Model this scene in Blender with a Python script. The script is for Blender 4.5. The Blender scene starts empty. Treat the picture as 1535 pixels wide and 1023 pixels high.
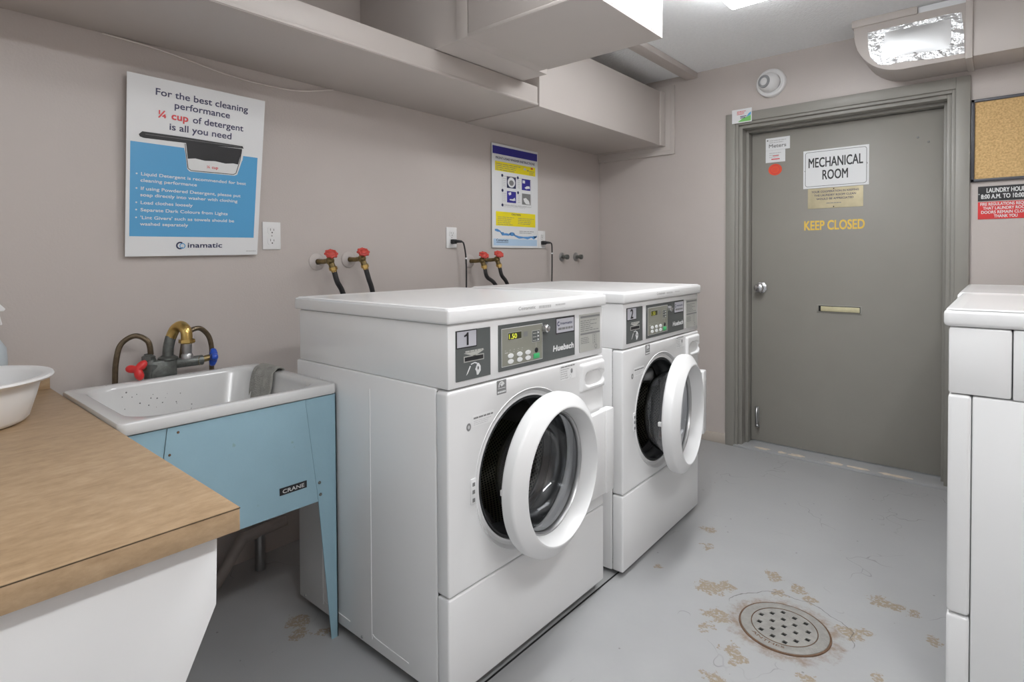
import bpy, bmesh, math, random
from mathutils import Vector, Matrix
random.seed(7)
sc = bpy.context.scene
COL = sc.collection
PI = math.pi

# ------------------------------------------------------------------ camera
cam_d = bpy.data.cameras.new('camera')
cam = bpy.data.objects.new('camera', cam_d); COL.objects.link(cam)
sc.camera = cam
F_PX, CX, CY = 856.14, 767.5, 402.51
YAW, PITCH, ROLL = -0.709728, 0.0191935, -0.0050311
def cam_rows():
    cy, sy = math.cos(YAW), math.sin(YAW); cp, sp = math.cos(PITCH), math.sin(PITCH); cr, sr = math.cos(ROLL), math.sin(ROLL)
    Ry = Matrix(((cy, 0, -sy), (0, 1, 0), (sy, 0, cy)))
    Rx = Matrix(((1, 0, 0), (0, cp, -sp), (0, sp, cp)))
    Rz = Matrix(((cr, -sr, 0), (sr, cr, 0), (0, 0, 1)))
    M = Rz @ Rx @ Ry
    w = lambda r: Vector((r[0], r[2], -r[1]))
    return w(M[0]), w(M[1]), w(M[2])
_r, _d, _f = cam_rows()
cam.matrix_world = Matrix(((_r.x, -_d.x, -_f.x, 0), (_r.y, -_d.y, -_f.y, 0), (_r.z, -_d.z, -_f.z, 1.174), (0, 0, 0, 1)))
cam_d.sensor_fit = 'HORIZONTAL'; cam_d.sensor_width = 36.0
cam_d.lens = F_PX / 1535 * 36
cam_d.shift_x = (767.5 - CX) / 1535
cam_d.shift_y = (CY - 511.5) / 1535
cam_d.clip_start = 0.02

# ------------------------------------------------------------------ world, exposure
FILL = 0.80           # added ambient fill; the rear wall is left out to let it in
wd = bpy.data.worlds.new('world'); sc.world = wd; wd.use_nodes = True
wd.node_tree.nodes['Background'].inputs[0].default_value = (0.93, 0.97, 1.0, 1)
wd.node_tree.nodes['Background'].inputs[1].default_value = FILL
sc.view_settings.view_transform = 'Standard'
sc.view_settings.look = 'None'
sc.view_settings.exposure = 0.0
sc.view_settings.gamma = 1.0
sc.view_settings.use_curve_mapping = False
try:
    sc.cycles.use_denoising = True
    sc.cycles.max_bounces = 12
    sc.cycles.diffuse_bounces = 8
    sc.cycles.transmission_bounces = 10
    sc.cycles.caustics_reflective = False
    sc.cycles.sample_clamp_indirect = 4.0
except Exception:
    pass
LAMP_A, LAMP_B, FILL_LAMP = 25.0, 2.5, 40.0      # strengths of the fluorescent diffusers: by the door, near the counter, added fill by the dryers

# ------------------------------------------------------------------ materials
def new_mat(name):
    m = bpy.data.materials.new(name); m.use_nodes = True
    return m, m.node_tree, m.node_tree.nodes['Principled BSDF']
def mat(name, col, rough=0.5, metal=0.0, spec=0.5, noise=0.0, nscale=8.0, bump=0.0, bscale=80.0, coat=0.0):
    m, t, b = new_mat(name)
    c = (*col, 1)
    b.inputs['Base Color'].default_value = c
    b.inputs['Roughness'].default_value = rough
    b.inputs['Metallic'].default_value = metal
    b.inputs['Specular IOR Level'].default_value = spec
    if coat: b.inputs['Coat Weight'].default_value = coat; b.inputs['Coat Roughness'].default_value = 0.1
    tc = t.nodes.new('ShaderNodeTexCoord')
    n = t.nodes.new('ShaderNodeTexNoise'); n.inputs['Scale'].default_value = nscale; n.inputs['Detail'].default_value = 5
    t.links.new(tc.outputs['Object'], n.inputs['Vector'])
    mx = t.nodes.new('ShaderNodeMix'); mx.data_type = 'RGBA'
    k = noise
    mx.inputs[6].default_value = (*[max(0, v * (1 - k)) for v in col], 1)
    mx.inputs[7].default_value = (*[min(1, v * (1 + k)) for v in col], 1)
    t.links.new(n.outputs['Fac'], mx.inputs[0]); t.links.new(mx.outputs[2], b.inputs['Base Color'])
    if bump:
        n2 = t.nodes.new('ShaderNodeTexNoise'); n2.inputs['Scale'].default_value = bscale; n2.inputs['Detail'].default_value = 3
        t.links.new(tc.outputs['Object'], n2.inputs['Vector'])
        bp = t.nodes.new('ShaderNodeBump'); bp.inputs['Strength'].default_value = bump; bp.inputs['Distance'].default_value = 0.004
        t.links.new(n2.outputs['Fac'], bp.inputs['Height']); t.links.new(bp.outputs['Normal'], b.inputs['Normal'])
    return m
def emis(name, col, s):
    m, t, b = new_mat(name)
    b.inputs['Base Color'].default_value = (*col, 1)
    b.inputs['Emission Color'].default_value = (*col, 1)
    b.inputs['Emission Strength'].default_value = s
    return m

M = {}
M['wall'] = mat('taupe wall paint', (.515, .467, .44), .42, noise=.05, nscale=3, bump=.12, bscale=140)
M['duct'] = mat('taupe duct paint', (.50, .458, .43), .45, noise=.03, nscale=5, bump=.04, bscale=30)
M['ceil'] = mat('popcorn ceiling', (.90, .915, .925), .95, noise=.06, nscale=60, bump=.9, bscale=110)
M['white'] = mat('white enamel', (.80, .80, .80), .22, noise=.01, nscale=4, coat=.2)
M['white2'] = mat('white plastic', (.78, .78, .78), .33, noise=.01)
M['porcelain'] = mat('tub enamel', (.60, .60, .595), .22, noise=.03, nscale=10, coat=.3)
M['door'] = mat('grey door paint', (.275, .262, .235), .45, noise=.06, nscale=5, bump=.05, bscale=60)
M['frame'] = mat('grey frame paint', (.265, .255, .23), .42, noise=.05, nscale=6)
M['dkgrey'] = mat('dark grey panel', (.088, .096, .094), .45)
M['olive'] = mat('olive keypad', (.235, .235, .195), .5)
M['plate'] = mat('light grey plate', (.42, .42, .39), .45)
M['silver'] = mat('silver plate', (.46, .46, .50), .4)
M['black'] = mat('black print', (.012, .012, .014), .5)
M['ink'] = mat('dark ink', (.04, .04, .10), .5)
M['greyink'] = mat('grey ink', (.20, .20, .20), .5)
M['paleink'] = mat('pale grey ink', (.50, .50, .50), .5)
M['paper'] = mat('white paper board', (.76, .77, .78), .4)
M['pblue'] = mat('poster blue', (.085, .345, .62), .4)
M['navy'] = mat('navy print', (.022, .018, .24), .4)
M['dknavy'] = mat('dark navy print', (.012, .018, .075), .4)
M['yellow'] = mat('yellow print', (.80, .68, .01), .4)
M['redink'] = mat('red print', (.62, .035, .04), .4)
M['red'] = mat('red sign plastic', (.60, .022, .022), .35)
M['orange'] = mat('orange red label', (.70, .07, .02), .5)
M['green'] = mat('green print', (.06, .45, .16), .45)
M['limeg'] = mat('lime print', (.20, .55, .15), .45)
M['water'] = mat('water blue print', (.10, .30, .62), .4)
M['pale'] = mat('pale blue print', (.45, .62, .80), .4)
M['stencil'] = mat('ochre stencil paint', (.78, .52, .08), .5)
M['chrome'] = mat('chrome', (.62, .62, .63), .18, 1)
M['steel'] = mat('dull steel', (.42, .42, .42), .38, 1, noise=.15, nscale=30)
M['brass'] = mat('brass', (.58, .40, .14), .3, 1, noise=.25, nscale=40)
M['oldbrass'] = mat('tarnished brass', (.25, .19, .09), .42, 1, noise=.5, nscale=60)
M['brassplate'] = mat('engraved brass plate', (.47, .41, .27), .36, .55, noise=.3, nscale=14)
M['slotbrass'] = mat('brass mail flap', (.60, .55, .35), .4, .15, noise=.2, nscale=25)
M['pewter'] = mat('grimy cast metal', (.16, .17, .16), .5, .7, noise=.5, nscale=70, bump=.3, bscale=160)
M['tubing'] = mat('tarnished tubing', (.15, .115, .075), .4, .8, noise=.5, nscale=90)
M['redknob'] = mat('red handle', (.60, .03, .03), .35, noise=.2, nscale=50)
M['wornred'] = mat('worn red handle', (.50, .055, .04), .45, noise=.45, nscale=90)
M['blueknob'] = mat('blue handle', (.015, .07, .42), .35, noise=.2, nscale=50)
M['rubber'] = mat('black rubber', (.018, .018, .02), .5)
M['gasket'] = mat('grey black gasket', (.03, .032, .034), .42)
M['hose'] = mat('black hose', (.025, .025, .026), .45, noise=.3, nscale=40)
M['pvc'] = mat('grey drain pipe', (.34, .30, .28), .5, noise=.15, nscale=20)
M['base'] = mat('beige baseboard', (.46, .41, .36), .5)
M['bluepaint'] = mat('blue tub paint', (.27, .42, .495), .42, noise=.06, nscale=12, bump=.05, bscale=90)
M['slot'] = mat('outlet slots', (.02, .02, .02), .6)
M['cable'] = mat('painted cable', (.66, .61, .57), .5)
M['rag'] = mat('grey rag', (.36, .355, .325), .95, noise=.35, nscale=35, bump=.8, bscale=220)
M['bluebottle'] = mat('pale blue bottle', (.50, .56, .60), .4)
M['lens'] = mat('camera lens', (.03, .03, .035), .15)
M['lensgrey'] = mat('camera eyeball', (.30, .31, .32), .35)
M['housing'] = mat('lamp housing', (.75, .75, .75), .4)
M['lamp_a'] = emis('fluorescent diffuser', (.97, .985, 1.0), LAMP_A)
M['lamp_b'] = emis('fluorescent diffuser weak', (.97, .985, 1.0), LAMP_B)  # weaker output, set only to balance the near end of the room
M['fill_lamp'] = emis('added fill diffuser', (.97, .985, 1.0), FILL_LAMP)
M['lcd'] = emis('lit digits', (.58, .60, .05), .75)
M['lcddim'] = emis('dim digits', (.42, .42, .05), .5)
M['lcdback'] = mat('display window', (.03, .03, .008), .3)
M['whiteink'] = mat('white print', (.72, .73, .73), .45)
M['castiron'] = mat('painted cast iron', (.255, .248, .232), .55, noise=.38, nscale=38, bump=.4, bscale=160)
M['rustiron'] = mat('rusty iron', (.12, .065, .035), .7, noise=.5, nscale=60, bump=.4, bscale=160)
M['dark'] = mat('dark hollow', (.008, .008, .008), .9)
M['silverletter'] = mat('silver lettering', (.60, .60, .60), .35, .3)
M['chip'] = mat('bare cement', (.66, .58, .48), .8, noise=.3, nscale=40)

def scuff(m, col, scale, lo, amt):
    t = m.node_tree; b = t.nodes['Principled BSDF']; src = b.inputs['Base Color'].links[0].from_socket
    tc = t.nodes.new('ShaderNodeTexCoord'); n = t.nodes.new('ShaderNodeTexNoise'); n.inputs['Scale'].default_value = scale; n.inputs['Detail'].default_value = 3
    r = t.nodes.new('ShaderNodeMapRange'); r.inputs['From Min'].default_value = lo; r.inputs['From Max'].default_value = lo + .04; r.inputs['To Max'].default_value = amt
    x = t.nodes.new('ShaderNodeMix'); x.data_type = 'RGBA'; x.inputs[7].default_value = (*col, 1)
    t.links.new(tc.outputs['Object'], n.inputs['Vector']); t.links.new(n.outputs['Fac'], r.inputs['Value']); t.links.new(r.outputs['Result'], x.inputs[0])
    t.links.new(src, x.inputs[6]); t.links.new(x.outputs[2], b.inputs['Base Color'])
scuff(M['bluepaint'], (.20, .30, .26), 22, .70, .6)

def glass_mat():
    m, t, b = new_mat('clear door glass')
    b.inputs['Base Color'].default_value = (.92, .93, .95, 1)
    b.inputs['Roughness'].default_value = .02
    b.inputs['IOR'].default_value = 1.48
    b.inputs['Transmission Weight'].default_value = 1.0
    n = t.nodes.new('ShaderNodeTexNoise'); n.inputs['Scale'].default_value = 9
    bp = t.nodes.new('ShaderNodeBump'); bp.inputs['Strength'].default_value = .12; bp.inputs['Distance'].default_value = .01
    tc = t.nodes.new('ShaderNodeTexCoord')
    t.links.new(tc.outputs['Object'], n.inputs['Vector'])
    t.links.new(n.outputs['Fac'], bp.inputs['Height']); t.links.new(bp.outputs['Normal'], b.inputs['Normal'])
    return m
M['glass'] = glass_mat()

def counter_mat():
    m, t, b = new_mat('tan laminate')
    tc = t.nodes.new('ShaderNodeTexCoord')
    mp = t.nodes.new('ShaderNodeMapping'); mp.inputs['Scale'].default_value = (34, 13, 34)
    n = t.nodes.new('ShaderNodeTexNoise'); n.inputs['Scale'].default_value = 1.6; n.inputs['Detail'].default_value = 7; n.inputs['Roughness'].default_value = .72
    n2 = t.nodes.new('ShaderNodeTexNoise'); n2.inputs['Scale'].default_value = 3.0; n2.inputs['Detail'].default_value = 3
    cr = t.nodes.new('ShaderNodeValToRGB')
    e = cr.color_ramp.elements
    e[0].position = .28; e[0].color = (.265, .172, .092, 1)
    e[1].position = .72; e[1].color = (.49, .36, .228, 1)
    k = e.new(.5); k.color = (.385, .265, .155, 1)
    mx = t.nodes.new('ShaderNodeMix'); mx.data_type = 'FLOAT'; mx.inputs[0].default_value = .3
    t.links.new(tc.outputs['Object'], mp.inputs['Vector']); t.links.new(mp.outputs['Vector'], n.inputs['Vector'])
    t.links.new(tc.outputs['Object'], n2.inputs['Vector'])
    t.links.new(n.outputs['Fac'], mx.inputs[2]); t.links.new(n2.outputs['Fac'], mx.inputs[3])
    t.links.new(mx.outputs[0], cr.inputs['Fac']); t.links.new(cr.outputs['Color'], b.inputs['Base Color'])
    b.inputs['Roughness'].default_value = .42
    return m
M['counter'] = counter_mat()

def cork_mat():
    m, t, b = new_mat('cork')
    tc = t.nodes.new('ShaderNodeTexCoord')
    n = t.nodes.new('ShaderNodeTexNoise'); n.inputs['Scale'].default_value = 130; n.inputs['Detail'].default_value = 4
    cr = t.nodes.new('ShaderNodeValToRGB'); e = cr.color_ramp.elements
    e[0].position = .3; e[0].color = (.46, .29, .115, 1); e[1].position = .7; e[1].color = (.72, .50, .24, 1)
    t.links.new(tc.outputs['Object'], n.inputs['Vector']); t.links.new(n.outputs['Fac'], cr.inputs['Fac'])
    t.links.new(cr.outputs['Color'], b.inputs['Base Color']); b.inputs['Roughness'].default_value = .9
    return m
M['cork'] = cork_mat()
M['boardframe'] = mat('dark board frame', (.045, .045, .055), .4)

def foil_mat(name, rough, strength, scale):
    m, t, b = new_mat(name)
    b.inputs['Base Color'].default_value = (.86, .87, .88, 1); b.inputs['Metallic'].default_value = 1
    b.inputs['Roughness'].default_value = rough
    tc = t.nodes.new('ShaderNodeTexCoord')
    n = t.nodes.new('ShaderNodeTexNoise'); n.inputs['Scale'].default_value = scale; n.inputs['Detail'].default_value = 4
    bp = t.nodes.new('ShaderNodeBump'); bp.inputs['Strength'].default_value = strength; bp.inputs['Distance'].default_value = .02
    t.links.new(tc.outputs['Object'], n.inputs['Vector']); t.links.new(n.outputs['Fac'], bp.inputs['Height'])
    t.links.new(bp.outputs['Normal'], b.inputs['Normal'])
    return m
M['foil'] = foil_mat('crumpled foil tape', .22, .7, 34)
M['sheet'] = foil_mat('bare sheet metal', .42, .05, 5)

def drum_mat():
    m, t, b = new_mat('perforated drum steel')
    uv = t.nodes.new('ShaderNodeUVMap')
    mp = t.nodes.new('ShaderNodeMapping'); mp.inputs['Rotation'].default_value = (0, 0, PI / 4); mp.inputs['Scale'].default_value = (95, 95, 95)
    v = t.nodes.new('ShaderNodeTexVoronoi'); v.inputs['Randomness'].default_value = 0.0; v.inputs['Scale'].default_value = 1.0
    cr = t.nodes.new('ShaderNodeValToRGB'); e = cr.color_ramp.elements
    e[0].position = .30; e[0].color = (.004, .004, .004, 1); e[1].position = .36; e[1].color = (.30, .29, .23, 1)
    t.links.new(uv.outputs['UV'], mp.inputs['Vector']); t.links.new(mp.outputs['Vector'], v.inputs['Vector'])
    t.links.new(v.outputs['Distance'], cr.inputs['Fac']); t.links.new(cr.outputs['Color'], b.inputs['Base Color'])
    b.inputs['Metallic'].default_value = .75; b.inputs['Roughness'].default_value = .35
    return m
M['drum'] = drum_mat()

def floor_mat():
    m, t, b = new_mat('painted concrete floor')
    N, Lk = t.nodes, t.links
    tc = N.new('ShaderNodeTexCoord')
    P = tc.outputs['Object']
    def math_(op, a, c=None, cl=False):
        n = N.new('ShaderNodeMath'); n.operation = op; n.use_clamp = cl
        for i, q in enumerate((a, c)):
            if q is None: continue
            if isinstance(q, (int, float)): n.inputs[i].default_value = q
            else: Lk.new(q, n.inputs[i])
        return n.outputs[0]
    def noise(scale, detail=4, rough=.5):
        n = N.new('ShaderNodeTexNoise'); n.inputs['Scale'].default_value = scale; n.inputs['Detail'].default_value = detail; n.inputs['Roughness'].default_value = rough
        Lk.new(P, n.inputs['Vector']); return n.outputs['Fac']
    def mix(fac, a, c):
        n = N.new('ShaderNodeMix'); n.data_type = 'RGBA'
        Lk.new(fac, n.inputs[0]) if not isinstance(fac, (int, float)) else None
        for i, q in ((6, a), (7, c)):
            if isinstance(q, tuple): n.inputs[i].default_value = (*q, 1)
            else: Lk.new(q, n.inputs[i])
        return n.outputs[2]
    def dist(x, y):
        n = N.new('ShaderNodeVectorMath'); n.operation = 'DISTANCE'
        Lk.new(P, n.inputs[0]); n.inputs[1].default_value = (x, y, 0); return n.outputs['Value']
    nf = noise(30, 6, .65); nc = noise(7, 4); nfine = noise(110, 3)
    base = mix(nc, (.335, .338, .342), (.385, .388, .392))
    # small tan chips where the paint has worn through
    blobs = [(-.78, 1.976, .050), (-.735, 2.02, .030), (-.629, 2.191, .030), (-.578, 2.097, .024), (-.531, 2.153, .028), (-.49, 2.123, .024),
             (-.692, 1.833, .034), (-.722, 1.821, .02), (-.351, 2.011, .036), (-.316, 2.041, .022), (-.299, 2.261, .036), (-.255, 2.262, .026), (-.21, 2.255, .02),
             (-.149, 2.132, .018), (-.573, 1.665, .026), (-.60, 1.70, .026), (-.602, 1.549, .026), (-.407, 1.719, .018), (-.944, 2.392, .030), (-.90, 2.25, .020),
             (-1.72, .93, .035), (-1.66, .90, .028), (-1.60, .96, .022), (-.98, 1.98, .010), (-.255, 1.847, .016), (-.70, 1.75, .02)]
    acc = None
    wob = math_('MULTIPLY', math_('SUBTRACT', nf, .5), .13)
    for x, y, r in blobs:
        d = math_('ADD', dist(x, y), wob)
        k = math_('MULTIPLY', math_('SUBTRACT', r, d), 220, True)
        acc = k if acc is None else math_('MAXIMUM', acc, k)
    patchy = math_('MULTIPLY', math_('SUBTRACT', nfine, .36), 7, True)
    acc = math_('MULTIPLY', acc, math_('MULTIPLY', patchy, .9))
    base = mix(acc, base, (.27, .215, .145))
    # rusty halo round the drain
    dd = dist(-.513, 1.905)
    ring = math_('MULTIPLY', math_('SUBTRACT', math_('ADD', .172, math_('MULTIPLY', wob, .9)), dd), 34, True)
    ring = math_('MULTIPLY', ring, math_('MULTIPLY', math_('SUBTRACT', noise(24, 5, .7), .36), 4, True))
    base = mix(math_('MULTIPLY', ring, .85), base, (.215, .155, .105))
    # crack of an old patch on the far side of the drain
    crk = math_('ABSOLUTE', math_('SUBTRACT', math_('ADD', dd, math_('MULTIPLY', math_('SUBTRACT', noise(9, 3), .5), .11)), .192))
    crk = math_('MULTIPLY', math_('SUBTRACT', .0022, crk), 900, True)
    sep = N.new('ShaderNodeSeparateXYZ'); Lk.new(P, sep.inputs[0])
    side = math_('MULTIPLY', math_('SUBTRACT', sep.outputs['Y'], 1.93), 40, True)
    base = mix(math_('MULTIPLY', math_('MULTIPLY', crk, side), .8), base, (.09, .08, .07))
    # thin scratches and dark specks
    v = N.new('ShaderNodeTexVoronoi'); v.inputs['Scale'].default_value = 13; Lk.new(P, v.inputs['Vector'])
    spk = math_('MULTIPLY', math_('SUBTRACT', .055, v.outputs['Distance']), 60, True)
    base = mix(math_('MULTIPLY', spk, .6), base, (.12, .11, .10))
    v2 = N.new('ShaderNodeTexVoronoi'); v2.feature = 'DISTANCE_TO_EDGE'; v2.inputs['Scale'].default_value = 2.6
    wv = N.new('ShaderNodeVectorMath'); wv.operation = 'ADD'
    nz = N.new('ShaderNodeTexNoise'); nz.inputs['Scale'].default_value = 6; Lk.new(P, nz.inputs['Vector'])
    sc_ = N.new('ShaderNodeVectorMath'); sc_.operation = 'SCALE'; sc_.inputs['Scale'].default_value = .3; Lk.new(nz.outputs['Color'], sc_.inputs[0])
    Lk.new(P, wv.inputs[0]); Lk.new(sc_.outputs[0], wv.inputs[1]); Lk.new(wv.outputs[0], v2.inputs['Vector'])
    hair = math_('MULTIPLY', math_('SUBTRACT', .006, v2.outputs['Distance']), 260, True)
    hair = math_('MULTIPLY', hair, math_('MULTIPLY', math_('SUBTRACT', noise(4, 2), .54), 12, True))
    base = mix(math_('MULTIPLY', hair, .45), base, (.12, .11, .105))
    Lk.new(base, b.inputs['Base Color'])
    rr = math_('ADD', .34, math_('MULTIPLY', nc, .2)); Lk.new(rr, b.inputs['Roughness'])
    bp = N.new('ShaderNodeBump'); bp.inputs['Strength'].default_value = .12; bp.inputs['Distance'].default_value = .004
    Lk.new(nf, bp.inputs['Height']); Lk.new(bp.outputs['Normal'], b.inputs['Normal'])
    return m
M['floor'] = floor_mat()

# ------------------------------------------------------------------ mesh helpers
class MB:
    """collects shapes into one mesh; every shape takes a material key"""
    def __init__(s, default='white'):
        s.v = []; s.f = []; s.mi = []; s.mats = []; s.default = default; s.uv = None
    def _m(s, k):
        k = k or s.default
        if k not in s.mats: s.mats.append(k)
        return s.mats.index(k)
    def add(s, verts, faces, m=None):
        o = len(s.v); s.v += [tuple(p) for p in verts]
        i = s._m(m)
        for f in faces: s.f.append([o + a for a in f]); s.mi.append(i)
        return s
    def addbm(s, bm, m=None):
        bm.verts.index_update()
        s.add([v.co[:] for v in bm.verts], [[v.index for v in f.verts] for f in bm.faces], m); bm.free(); return s
    def box(s, x0, x1, y0, y1, z0, z1, m=None, bev=0.0, seg=2, drop=None):
        bm = bmesh.new()
        bmesh.ops.create_cube(bm, size=1)
        for v in bm.verts:
            v.co = Vector(((x0 + x1) / 2 + v.co.x * (x1 - x0), (y0 + y1) / 2 + v.co.y * (y1 - y0), (z0 + z1) / 2 + v.co.z * (z1 - z0)))
        if bev: bmesh.ops.bevel(bm, geom=bm.edges[:], offset=bev, segments=seg, affect='EDGES', profile=.5)
        if drop:
            bm.normal_update()
            dv = Vector(drop)
            ff = [f for f in bm.faces if f.normal.dot(dv) > .99 and f.calc_area() > .5 * max(1e-9, max(g.calc_area() for g in bm.faces if g.normal.dot(dv) > .99))]
            bmesh.ops.delete(bm, geom=ff, context='FACES')
        return s.addbm(bm, m)
    def prism(s, pts, d, m=None, bev=0.0):
        """closed 3-D polygon pts pushed along vector d"""
        d = Vector(d); bm = bmesh.new()
        a = [bm.verts.new(p) for p in pts]; c = [bm.verts.new(Vector(p) + d) for p in pts]
        n = len(pts)
        bm.faces.new(a); bm.faces.new(c[::-1])
        for i in range(n): bm.faces.new((a[i], c[i], c[(i + 1) % n], a[(i + 1) % n]))
        bmesh.ops.recalc_face_normals(bm, faces=bm.faces[:])
        if bev: bmesh.ops.bevel(bm, geom=bm.edges[:], offset=bev, segments=2, affect='EDGES', profile=.5)
        return s.addbm(bm, m)
    def tube(s, path, r, m=None, seg=10, smooth=True, cap=True):
        P = [Vector(p) for p in path]
        if smooth and len(P) > 2: P = catmull(P)
        rs = r if isinstance(r, (list, tuple)) else None
        T = [(P[min(i + 1, len(P) - 1)] - P[max(i - 1, 0)]).normalized() for i in range(len(P))]
        up = Vector((0, 0, 1)) if abs(T[0].z) < .9 else Vector((1, 0, 0))
        nx = T[0].cross(up).normalized(); V = []; F = []
        for i, p in enumerate(P):
            nx = (nx - T[i] * nx.dot(T[i])).normalized(); ny = T[i].cross(nx)
            rr = r if rs is None else rs[0] + (rs[-1] - rs[0]) * i / (len(P) - 1)
            for k in range(seg):
                a = 2 * PI * k / seg; V.append(p + nx * rr * math.cos(a) + ny * rr * math.sin(a))
        for i in range(len(P) - 1):
            for k in range(seg): F.append((i * seg + k, i * seg + (k + 1) % seg, (i + 1) * seg + (k + 1) % seg, (i + 1) * seg + k))
        if cap: F.append(tuple(range(seg))[::-1]); F.append(tuple((len(P) - 1) * seg + k for k in range(seg)))
        return s.add(V, F, m)
    def lathe(s, prof, o, ax, m=None, seg=48, close=False):
        """prof: (along axis, radius)"""
        o = Vector(o); ax = Vector(ax).normalized()
        u = ax.cross(Vector((0, 0, 1))) if abs(ax.z) < .9 else Vector((1, 0, 0))
        u.normalize(); w = ax.cross(u); V = []; F = []; n = len(prof)
        for k in range(seg):
            a = 2 * PI * k / seg; e = u * math.cos(a) + w * math.sin(a)
            for h, r in prof: V.append(o + ax * h + e * r)
        for k in range(seg):
            k2 = (k + 1) % seg
            for j in range(n - 1 if not close else n):
                j2 = (j + 1) % n
                q = [k * n + j, k2 * n + j, k2 * n + j2, k * n + j2]
                if prof[j][1] < 1e-6: q = [k * n + j, k2 * n + j2, k * n + j2]
                elif prof[j2][1] < 1e-6: q = [k * n + j, k2 * n + j, k * n + j2]
                F.append(q)
        bm = bmesh.new(); vs = [bm.verts.new(p) for p in V]
        for f in F:
            try: bm.faces.new([vs[i] for i in f])
            except ValueError: pass
        bmesh.ops.remove_doubles(bm, verts=bm.verts[:], dist=1e-6)
        bmesh.ops.recalc_face_normals(bm, faces=bm.faces[:])
        return s.addbm(bm, m)
    def ball(s, c, r, m=None, sc=(1, 1, 1), seg=20):
        bm = bmesh.new(); bmesh.ops.create_uvsphere(bm, u_segments=seg, v_segments=seg // 2 + 2, radius=r)
        for v in bm.verts: v.co = Vector((c[0] + v.co.x * sc[0], c[1] + v.co.y * sc[1], c[2] + v.co.z * sc[2]))
        return s.addbm(bm, m)
    def loft(s, loops, m=None, cap0=False, cap1=False):
        n = len(loops[0]); V = [p for l in loops for p in l]; F = []
        for i in range(len(loops) - 1):
            for k in range(n): F.append((i * n + k, i * n + (k + 1) % n, (i + 1) * n + (k + 1) % n, (i + 1) * n + k))
        if cap0: F.append(tuple(range(n))[::-1])
        if cap1: F.append(tuple((len(loops) - 1) * n + k for k in range(n)))
        return s.add(V, F, m)
    def xf(s, fn):
        s.v = [tuple(fn(Vector(p))) for p in s.v]; return s
    def build(s, name, parent=None, smooth=35, uvfn=None):
        me = bpy.data.meshes.new(name)
        off = Vector((0, 0, 0)); q = parent
        while q is not None: off += Vector(q.location); q = q.parent
        me.from_pydata([tuple(Vector(p) - off) for p in s.v], [], s.f)
        for k in (s.mats or [s.default]): me.materials.append(M[k])
        for p, i in zip(me.polygons, s.mi): p.material_index = i
        if uvfn:
            ul = me.uv_layers.new(name='UVMap')
            for p in me.polygons:
                us = [uvfn(Vector(s.v[me.loops[li].vertex_index])) for li in p.loop_indices]
                mu = max(u[0] for u in us)
                for li, u in zip(p.loop_indices, us): ul.data[li].uv = (u[0] + (uvfn.wrap if mu - u[0] > uvfn.wrap / 2 else 0), u[1])
        me.validate(); me.update()
        if smooth:
            for p in me.polygons: p.use_smooth = True
            me.set_sharp_from_angle(angle=math.radians(smooth))
        o = bpy.data.objects.new(name, me); COL.objects.link(o)
        if parent is not None: o.parent = parent
        return o

def catmull(P, n=8):
    out = []
    for i in range(len(P) - 1):
        p0, p1, p2, p3 = P[max(i - 1, 0)], P[i], P[i + 1], P[min(i + 2, len(P) - 1)]
        for k in range(n):
            t = k / n
            out.append(.5 * ((2 * p1) + (p2 - p0) * t + (2 * p0 - 5 * p1 + 4 * p2 - p3) * t * t + (3 * p1 - p0 - 3 * p2 + p3) * t ** 3))
    out.append(P[-1]); return out

def tag(o, label=None, cat=None, group=None, kind=None):
    if label: o['label'] = label
    if cat: o['category'] = cat
    if group: o['group'] = group
    if kind: o['kind'] = kind
    return o
def thing(name, loc, label, cat, group=None):
    o = bpy.data.objects.new(name, None); COL.objects.link(o); o.location = loc
    o.empty_display_size = .05
    return tag(o, label, cat, group)

# --- lettering: text curves turned into plain triangles
_tcache = {}
def glyphs(txt, shear=0.0):
    key = (txt, shear)
    if key in _tcache: return _tcache[key]
    cu = bpy.data.curves.new('t', 'FONT'); cu.body = txt; cu.size = 1; cu.shear = shear
    cu.resolution_u = 3
    ob = bpy.data.objects.new('t', cu); COL.objects.link(ob)
    dg = bpy.context.evaluated_depsgraph_get(); ev = ob.evaluated_get(dg); me = ev.to_mesh()
    V = [(v.co.x, v.co.y) for v in me.vertices]; F = [list(p.vertices) for p in me.polygons]
    ev.to_mesh_clear(); bpy.data.objects.remove(ob); bpy.data.curves.remove(cu)
    _tcache[key] = (V, F); return V, F
_capv = glyphs('H')[0]; CAP = max(v[1] for v in _capv) - min(v[1] for v in _capv)

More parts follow.
